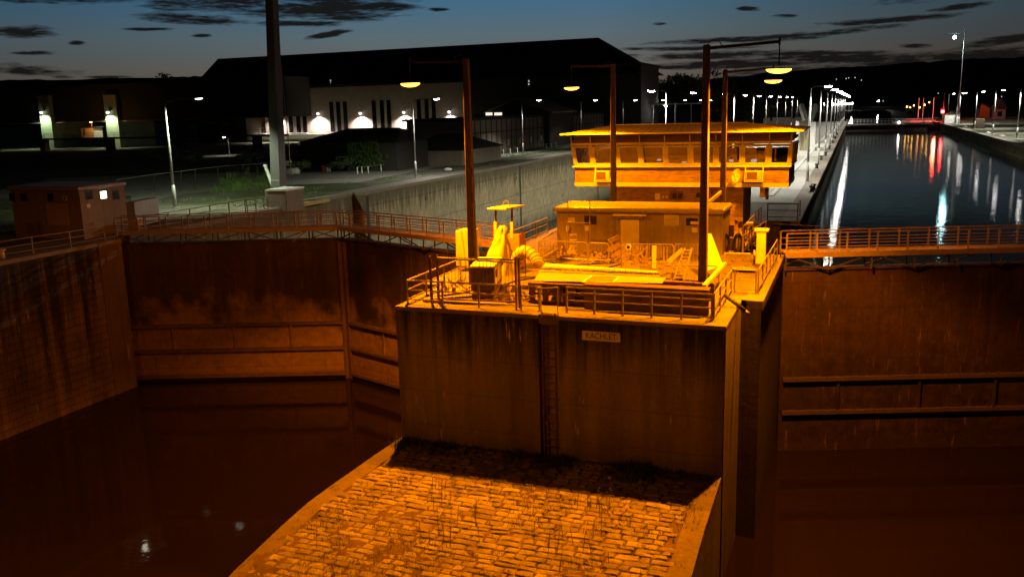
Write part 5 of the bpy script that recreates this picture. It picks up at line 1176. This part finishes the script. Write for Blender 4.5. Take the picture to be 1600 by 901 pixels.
hiproof_house('long_shed', 'low brown shed with a long sloping roof right of the ivy house', PY(622, 240, 100).x, PY(742, 240, 104).x, 100, 113, PY(690, 234, 102).z, PY(660, 209, 107).z-PY(690, 234, 102).z, 'render', .35)
g = thing('gable_house', 'dark gabled house with lit upper windows between the long shed and the warehouse', 'building', PY(800, 230, 150))
a, b, c = PY(752, 177, 150), PY(858, 172, 150), PY(805, 154, 150)
m = MB(); m.extr([(a.x, 150, 0), (b.x, 150, 0), (b.x, 150, b.z-.2), (c.x, 150, c.z-.25), (a.x, 150, a.z-.2)], (0, 14, 0)); m.build('wall', MT['darkwall'], g)
m = MB(); m.extr([(a.x-.8, 149.5, a.z-.3), (c.x, 149.5, c.z), (c.x, 149.5, c.z-.22), (a.x-.8, 149.5, a.z-.52)], (0, 15, 0)); m.extr([(b.x+.8, 149.5, b.z-.3), (c.x, 149.5, c.z+.002), (c.x, 149.5, c.z-.222), (b.x+.8, 149.5, b.z-.52)], (0, 15, 0)); m.build('roof', MT['render'], g)
for x0_, x1_, y0_, y1_, lit in ((759, 769, 176, 180.5, 1), (772.5, 784, 176, 180.5, 1), (781, 784.5, 182, 187, 1), (790, 793, 176, 180, 0), (790, 796, 182, 187, 0), (820, 824, 176, 181, 0)):
    p, q = PY(x0_, y1_, 149.9), PY(x1_, y0_, 149.9); m = MB(); m.box(p.x, q.x, 149.88, 149.98, p.z, q.z); m.build('window', MT['litwin2' if lit else 'glassdark'], g)
# warehouse panels along the bank
w = thing('warehouse', 'long panelled warehouse wall along the left bank behind the lamp posts', 'building', (-51, 130, 0))
hw = PX(790, 200, -51.5); m = MB(); m.box(-62, -51.5, 118, 190, 0, 5.2); m.build('wall', MT['render'], w)
m = MB(); m.box(-62.5, -51.1, 117.5, 190.5, 5.2, 5.6); m.build('roof', MT['roofdark'], w)
m = MB()
for k in range(34): y = 119+k*2.1; m.box(-51.49, -51.42, y, y+.16, 0, 5.15)
m.box(-51.49, -51.4, 118, 190, 3.3, 3.42); m.build('panel_rib', MT['roofdark'], w)
for k in range(8): m = MB(); y = 132+k*5.3; m.box(-51.46, -51.38, y, y+.5, 1.1, 2.0); m.build('notice', MT['white'], w)
# canopy with bright lamp
c = thing('canopy', 'thin flat canopy roof lit by a bright lamp above the control building roof', 'canopy', PY(1040, 185, 210)); a, b = PY(985, 164, 205), PY(1088, 161.5, 205); zc = PY(1040, 163, 205).z
m = MB(); m.box(a.x, b.x, 205, 216, zc-.15, zc+.15); m.build('roof', MT['white'], c); m = MB()
for xx in (990, 1020, 1055, 1080): p = PY(xx, 180, 206); m.bar((p.x, 206, 0), (p.x, 206, zc-.15), .3)
m.build('column', MT['polegrey'], c)
m = MB(); p = PY(1041, 165, 206); m.ball((p.x, 205.5, zc-.4), .35, .35, .15); m.build('lamp', MT['whitelens2'], c); lamp_obj('canopy_light', 'POINT', c, (p.x, 205., zc+.9), 45, WHITE, .2)
# grey truck by the canopy
t = thing('container_van', 'pale parked box van seen above the control building roof', 'van', PY(1092, 190, 180)); a, b = PY(1089, 193, 180), PY(1099, 184, 180)
m = MB(); m.box(a.x, b.x, 180, 183, .5, 2.4); m.build('body', MT['white'], t, bevel=.15); m = MB(); m.box(a.x+.15, b.x-.15, 179.96, 180.2, 1.4, 2.1); m.build('windscreen', MT['glassdark'], t, bevel=.03)
for xx in (a.x+.25, b.x-.25):
    m = MB(); m.tube((xx-.1, 180.5, .4), (xx+.1, 180.5, .4), .4, n=12); m.build('wheel', MT['rubber'], t)

# ------------------------------------------------------------------ weir on the far left
for i, (x0_, x1_, lab) in enumerate(((66, 83, 'left lit weir pier on the far left'), (168, 187, 'right lit weir pier on the far left'))):
    a, b = PY(x0_, 214, 170), PY(x1_, 214, 170); zl_ = PY(x0_, 178, 170).z; t = thing('weir_pier', lab, 'pier', (a.x, 170, 0)); 
    m = MB(); m.box(a.x, b.x, 170, 182, 0, zl_+4.5); m.build('shaft', MT['weirwall'], t)
    m = MB(); cx = (a.x+b.x)/2-.2; m.ball((cx, 169.2, zl_+.3), .4, .35, .25, 10, 6); m.build('lamp', MT['walllens'], t); m = MB(); m.box(cx-.3, cx+.5, 168.9, 169.98, zl_+.7, zl_+.9); m.build('lamp_hood', MT['darksteel'], t)
    lamp_obj('weir_light', 'SPOT', t, (cx, 169.0, zl_+.3), 12000, GREENISH, .3, 140, .7)
t = thing('weir_bridge', 'dark weir bridge girder running between the lit piers', 'bridge', (-190, 171, 6)); z0 = PY(120, 191, 171).z; m = MB(); m.box(-300, -120, 171.2, 181, z0, z0+9); m.build('girder', MT['darkwall'], t); m = MB(); m.box(-300, -120, 170.6, 171.15, z0-.12, z0+.15); m.build('bottom_flange', MT['render'], t)
t = thing('far_bridge', 'long low footbridge deck crossing in front of the weir piers', 'bridge', (-150, 160, 1)); z0 = PY(100, 216, 155).z; m = MB(); m.box(-260, -110, 155, 157, z0-.4, z0); m.build('deck', MT['darkwall'], t)
m = MB(); 
for zz in (.5, 1.0): m.box(-260, -110, 155, 155.06, z0+zz, z0+zz+.05)
for k in range(50): m.box(-260+k*3, -259.9+k*3, 155, 155.06, z0, z0+1)
m.build('railing', MT['darksteel'], t)
for k in range(8): m = MB(); m.box(-258+k*20, -256.5+k*20, 155.3, 156.7, -1, z0-.4); m.build('trestle', MT['darkwall'], t)
t = thing('orange_hut', 'small orange lit hut between the weir piers', 'building', PY(136, 207, 165)); a, b = PY(127, 207, 165), PY(144, 199.5, 165); m = MB(); m.box(a.x, b.x, 165, 168, a.z-1.5, b.z); m.build('wall', MT['cream'], t); m = MB(); m.box(a.x-.2, b.x+.2, 164.8, 168.2, b.z, b.z+.2); m.build('roof', MT['roofdark'], t)
m = MB(); m.box(a.x+.7, a.x+1.2, 164.96, 164.995, a.z-.6, b.z-.3); m.build('door', MT['rust'], t)
p = PY(142, 191, 164); m = MB(); m.bar((p.x, 164.2, b.z+.2), (p.x, 164.2, p.z), .08); m.build('lamp_arm', MT['rail'], t); m = MB(); m.ball(p, .25, .2, .12); m.build('lamp', MT['amberlens'], t); lamp_obj('amber_light', 'POINT', t, (p.x, 163.2, p.z-.4), 330, (1., .35, .06), .15)

# ------------------------------------------------------------------ mole furniture
bd = [PZ(1276, 263), PZ(1283, 250), PZ(1268, 302-2), PZ(1271, 297), PZ(1290, 249.5-6), PZ(1296, 233), PZ(1301, 224), PZ(1305, 217), PZ(1308, 211)]
blab = ['bollard on the mole edge just behind the nearest lamp post foot', 'second bollard behind the nearest mole lamp post', 'bollard of a close pair at the near end of the mole edge', 'other bollard of the close pair at the near end of the mole edge', 'bollard at the foot of the second mole lamp post', 'bollard near the third mole lamp post', 'small far bollard on the mole edge', 'smaller far bollard on the mole edge', 'tiny far bollard on the mole edge']
for p, lb in zip(bd, blab):
    t = thing('bollard', lb, 'bollard', p, 'mooring bollards on the mole edge'); m = MB(); m.tube(p, p+Vector((0,0,.4)), .16, .14, 10); m.ball(p+Vector((0,0,.42)), .22, .22, .1); m.build('post', MT['darksteel'], t, True); m = MB(); m.box(p.x-.25, p.x+.25, p.y-.25, p.y+.25, 0, .03); m.build('base_plate', MT['rust'], t)
m = MB(); m.box(XMr-2.9, XMr-2.6, 66, 265, .003, .06); struct(m.build('mole_kerb', MT['white']))
t = thing('mole_hut', 'small pale box on the mole beyond the roof corner', 'box', PY(1246, 190, 120)); a, b = PY(1243, 196, 120), PY(1248.5, 190, 120); m = MB(); m.box(a.x, b.x, 120, 120.6, 0, b.z); m.build('body', MT['white'], t, bevel=.03)
t = thing('lift_gate', 'gate machine block with two slanted struts at the far end of the mole', 'machine', PY(1257, 200, 130))
a, b = PY(1250, 207, 130), PY(1264, 188.5, 130); m = MB(); m.box(a.x, b.x, 130, 134, 0, b.z); m.build('block', MT['chwall'], t); m = MB(); m.bar(PY(1259, 188, 130), PY(1251.5, 164, 131), .55); m.bar(PY(1266, 188, 130), PY(1275, 164, 131), .55); m.build('strut', MT['polegrey'], t); m = MB(); m.box(b.x+.1, b.x+.9, 130.2, 131, 0, b.z*.95); m.build('pillar', MT['white'], t)

# ------------------------------------------------------------------ far end of the right chamber
t = thing('footbridge', 'far footbridge with a pale railing across the upper end of the right chamber', 'bridge', ((XMr+XR)/2, YEND, 0)); z = .25
m = MB(); m.box(XMr, XR, YEND, YEND+1.4, -.25, z); m.build('deck', MT['coping'], t); m = MB()
for k in range(27): x = XMr+.3+k*(XR-XMr-.6)/26; m.box(x-.05, x+.05, YEND, YEND+.1, z, z+1.15)
for zz in (.55, 1.1): m.box(XMr, XR, YEND-.02, YEND+.08, z+zz, z+zz+.09)
m.build('railing', MT['white'], t)
m = MB(); m.box(XMr, XR, YEND+1.5, YEND+2.5, -6, -.3); m.build('gate_skin', MT['gate'], t)
t = thing('signal_post', 'red signal light on a pole at the far right end of the chamber', 'signal', PZ(1473, 191)); b = PZ(1472.5, 192); m = MB(); m.tube(b, b+Vector((0,0,8)), .1, .07, 8); m.build('post', MT['rail'], t); c = PY(1473, 174.5, b.y-.4); m = MB(); m.ball(c, .42, .2, .42, 12, 8); m.build('red_lamp', MT['redlens'], t); m = MB(); m.box(c.x-.5, c.x+.5, c.y+.22, c.y+.4, c.z-.7, c.z+.9); m.build('backboard', MT['darksteel'], t)
lamp_obj('red_light', 'POINT', t, (c.x, c.y-.6, c.z), 900, (1., .02, .02), .3)
t = thing('white_shed', 'small pale shed behind lamp posts on the right bank', 'building', PZ(1487, 192)); a, b = PY(1475.5, 193, 262), PY(1500, 178.5, 262); m = MB(); m.box(a.x, b.x, 262, 268, 0, b.z); m.build('wall', MT['white'], t); m = MB(); m.box(a.x-.2, b.x+.2, 261.7, 268.3, b.z, b.z+.25); pp = PY(1489, 176, 263); m.box(pp.x-.6, pp.x+.6, 263, 264, b.z+.25, b.z+.8); m.build('roof', MT['roofdark'], t)
p, q = PY(1483.5, 186, 261.95), PY(1488, 182.5, 261.95); m = MB(); m.box(p.x, q.x, 261.9, 261.97, p.z, q.z); m.build('sign', MT['sign'], t); p, q = PY(1490, 192, 261.95), PY(1494.5, 183, 261.95); m = MB(); m.box(p.x, q.x, 261.9, 261.97, 0, q.z); m.build('door', MT['polegrey'], t)
t = thing('dark_container', 'dark brown container standing between lamp posts on the right bank', 'container', PZ(1530, 200)); a, b = PY(1523.5, 201.5, 215), PY(1539, 185.5, 215); m = MB(); m.box(a.x, b.x, 215, 219, 0.05, b.z); m.build('body', MT['rust'], t); m = MB()
for k in range(9): x = a.x+.1+(b.x-a.x-.2)*k/8; m.box(x-.04, x+.04, 214.95, 214.995, .1, b.z-.05)
m.build('ribs', MT['darksteel'], t)
t = thing('orange_gable', 'orange lit gable end of a house behind the right bank', 'house', PY(1535, 180, 330)); a, b, c = PY(1530, 184, 330), PY(1546, 184, 330), PY(1534.5, 162, 330); z1 = PY(1545, 170, 330).z
m = MB(); m.extr([(a.x, 330, 0), (b.x, 330, 0), (b.x, 330, z1), (c.x, 330, c.z), (a.x, 330, z1)], (0, 9, 0)); m.build('wall', MT['red'], t); m = MB(); m.extr([(a.x-.4, 329.6, z1), (c.x, 329.6, c.z+.2), (b.x+.4, 329.6, z1), (c.x, 329.6, c.z-.2)], (0, 10, 0)); m.build('roof', MT['roofdark'], t); lamp_obj('porch_light', 'POINT', t, (c.x, 322, 5), 600, (1., .33, .06), .2)
t = thing('rear_house', 'dim house behind the right bank lamps', 'house', PY(1565, 180, 300)); a, b = PY(1555, 184, 300), PY(1572, 170, 300); m = MB(); m.box(a.x, b.x, 300, 308, 0, b.z); m.build('wall', MT['render'], t); m = MB(); xm = (a.x+b.x)/2; m.extr([(a.x-.5, 299.6, b.z), (b.x+.5, 299.6, b.z), (xm, 299.6, b.z+3)], (0, 9, 0)); m.build('roof', MT['roofdark'], t); p = PY(1562, 178, 299.9); m = MB(); m.box(p.x-.6, p.x+.6, 299.9, 299.97, p.z-.7, p.z+.7); m.build('window', MT['glassdark'], t)
for i, (x, y) in enumerate(((1550, 208.5), (1572, 213.5), (1513, 199))):
    b = PZ(x, y); m = MB(); m.ball(b+Vector((-.6, 0, .1)), .5, .35, .2); tag(m.build('mooring_stone', MT['cream'], smooth=True), ['pale mooring stone at the foot of the second right bank lamp post', 'pale mooring stone on the grass between the two nearest right bank lamp posts', 'small mooring stone before the dark container'][i], 'stone', 'mooring stones on the right bank')
# harbour with boats beyond the gate on the right
def boat(label, x, L, Y, mast):
    p = PY(x, 186, Y); t = thing('sailing_boat', label, 'boat', (p.x, Y, -1.8), 'moored boats glowing red beyond the far gate'); m = MB(); vs = []; fs = []; n = 10
    for i in range(n+1):
        s = i/n*2-1; w = .16*L*(1-max(0, s)**2.2)*(1 if s > -.9 else .8); sh = .25+.25*s*s
        for yy, zz in ((-w, 1.1+sh), (-w*.7, .2), (0, -.2), (w*.7, .2), (w, 1.1+sh)): vs.append((p.x+s*L/2, Y+yy, -1.8+zz))
    for i in range(n):
        for j in range(4): fs.append((i*5+j, i*5+j+1, (i+1)*5+j+1, (i+1)*5+j))
        fs.append((i*5+4, i*5, (i+1)*5, (i+1)*5+4))
    fs += [tuple(range(5)), tuple(n*5+j for j in range(5))]
    m.add(vs, fs); m.build('hull', MT['white'], t, True); m = MB(); m.box(p.x-L*.22, p.x+L*.1, Y-.1*L, Y+.1*L, -.6, .25); m.build('cabin', MT['white'], t, bevel=.12)
    if mast: m = MB(); m.tube((p.x+.2, Y, -.6), (p.x+.2, Y, mast), .14, .09, 6); m.bar((p.x+.2, Y, .6), (p.x-L*.35, Y, .7), .12); m.build('mast', MT['white'], t)
bz = lambda y: PY(1450, y, 292).z
for x, L, Y, mt, lb in ((1433, 10, 294, bz(153), 'boat with the leftmost mast beyond the far gate'), (1440, 11, 299, bz(153), 'boat with the second mast from the left beyond the far gate'), (1456, 9, 296, bz(153), 'boat with the mast nearest the red signal'), (1419, 9, 303, 0, 'low motor boat without mast left of the masts')): boat(lb, x, L, Y, mt)
lamp_obj('harbour_red', 'POINT', bpy.data.objects['signal_post'], PY(1462, 170, 286), 5200, (1., .05, .02), .4)
t = thing('far_quay', 'row of far white lamps on the opposite shore beyond the mole end', 'lamps', PY(1320, 163, 700)); m = MB(); q = MB()
for x, y in ((1251, 164), (1288, 163), (1302, 163), (1309, 163), (1316, 162.5), (1322, 162.5), (1327, 162), (1331.5, 161.5), (1372.5, 158)): c = PY(x, y, 640 if x < 1340 else 900); m.ball(c, .55, .4, .4, 8, 5); q.tube(c, (c.x, c.y, 0), .12, n=5)
m.build('lamps', MT['whitelens2'], t); q.build('posts', MT['polegrey'], t)
t = thing('far_amber_lamps', 'amber harbour lamps reflected in the water beyond the far gate', 'lamps', PY(1430, 175, 320)); m = MB(); q = MB()
for x, y in ((1417, 167), (1422, 168), (1428, 165), (1437, 168), (1445, 164), (1452, 160)): c = PY(x, y, 330); m.ball(c, .16, .16, .16, 8, 5); q.tube(c, (c.x, c.y, -1), .05, n=5)
m.build('lamps', MT['amberlens'], t); q.build('posts', MT['darksteel'], t)
t = thing('buoy_light', 'single white light at the middle of the far footbridge', 'light', PY(1405, 191, YEND-.3)); c = PY(1404.8, 191.5, YEND-.2); m = MB(); m.ball(c, .22, .15, .22, 8, 6); m.build('lens', MT['whitelens'], t); m = MB(); m.box(c.x-.2, c.x+.2, YEND-.06, YEND-.03, c.z-.3, c.z+.3); m.build('plate', MT['darksteel'], t)
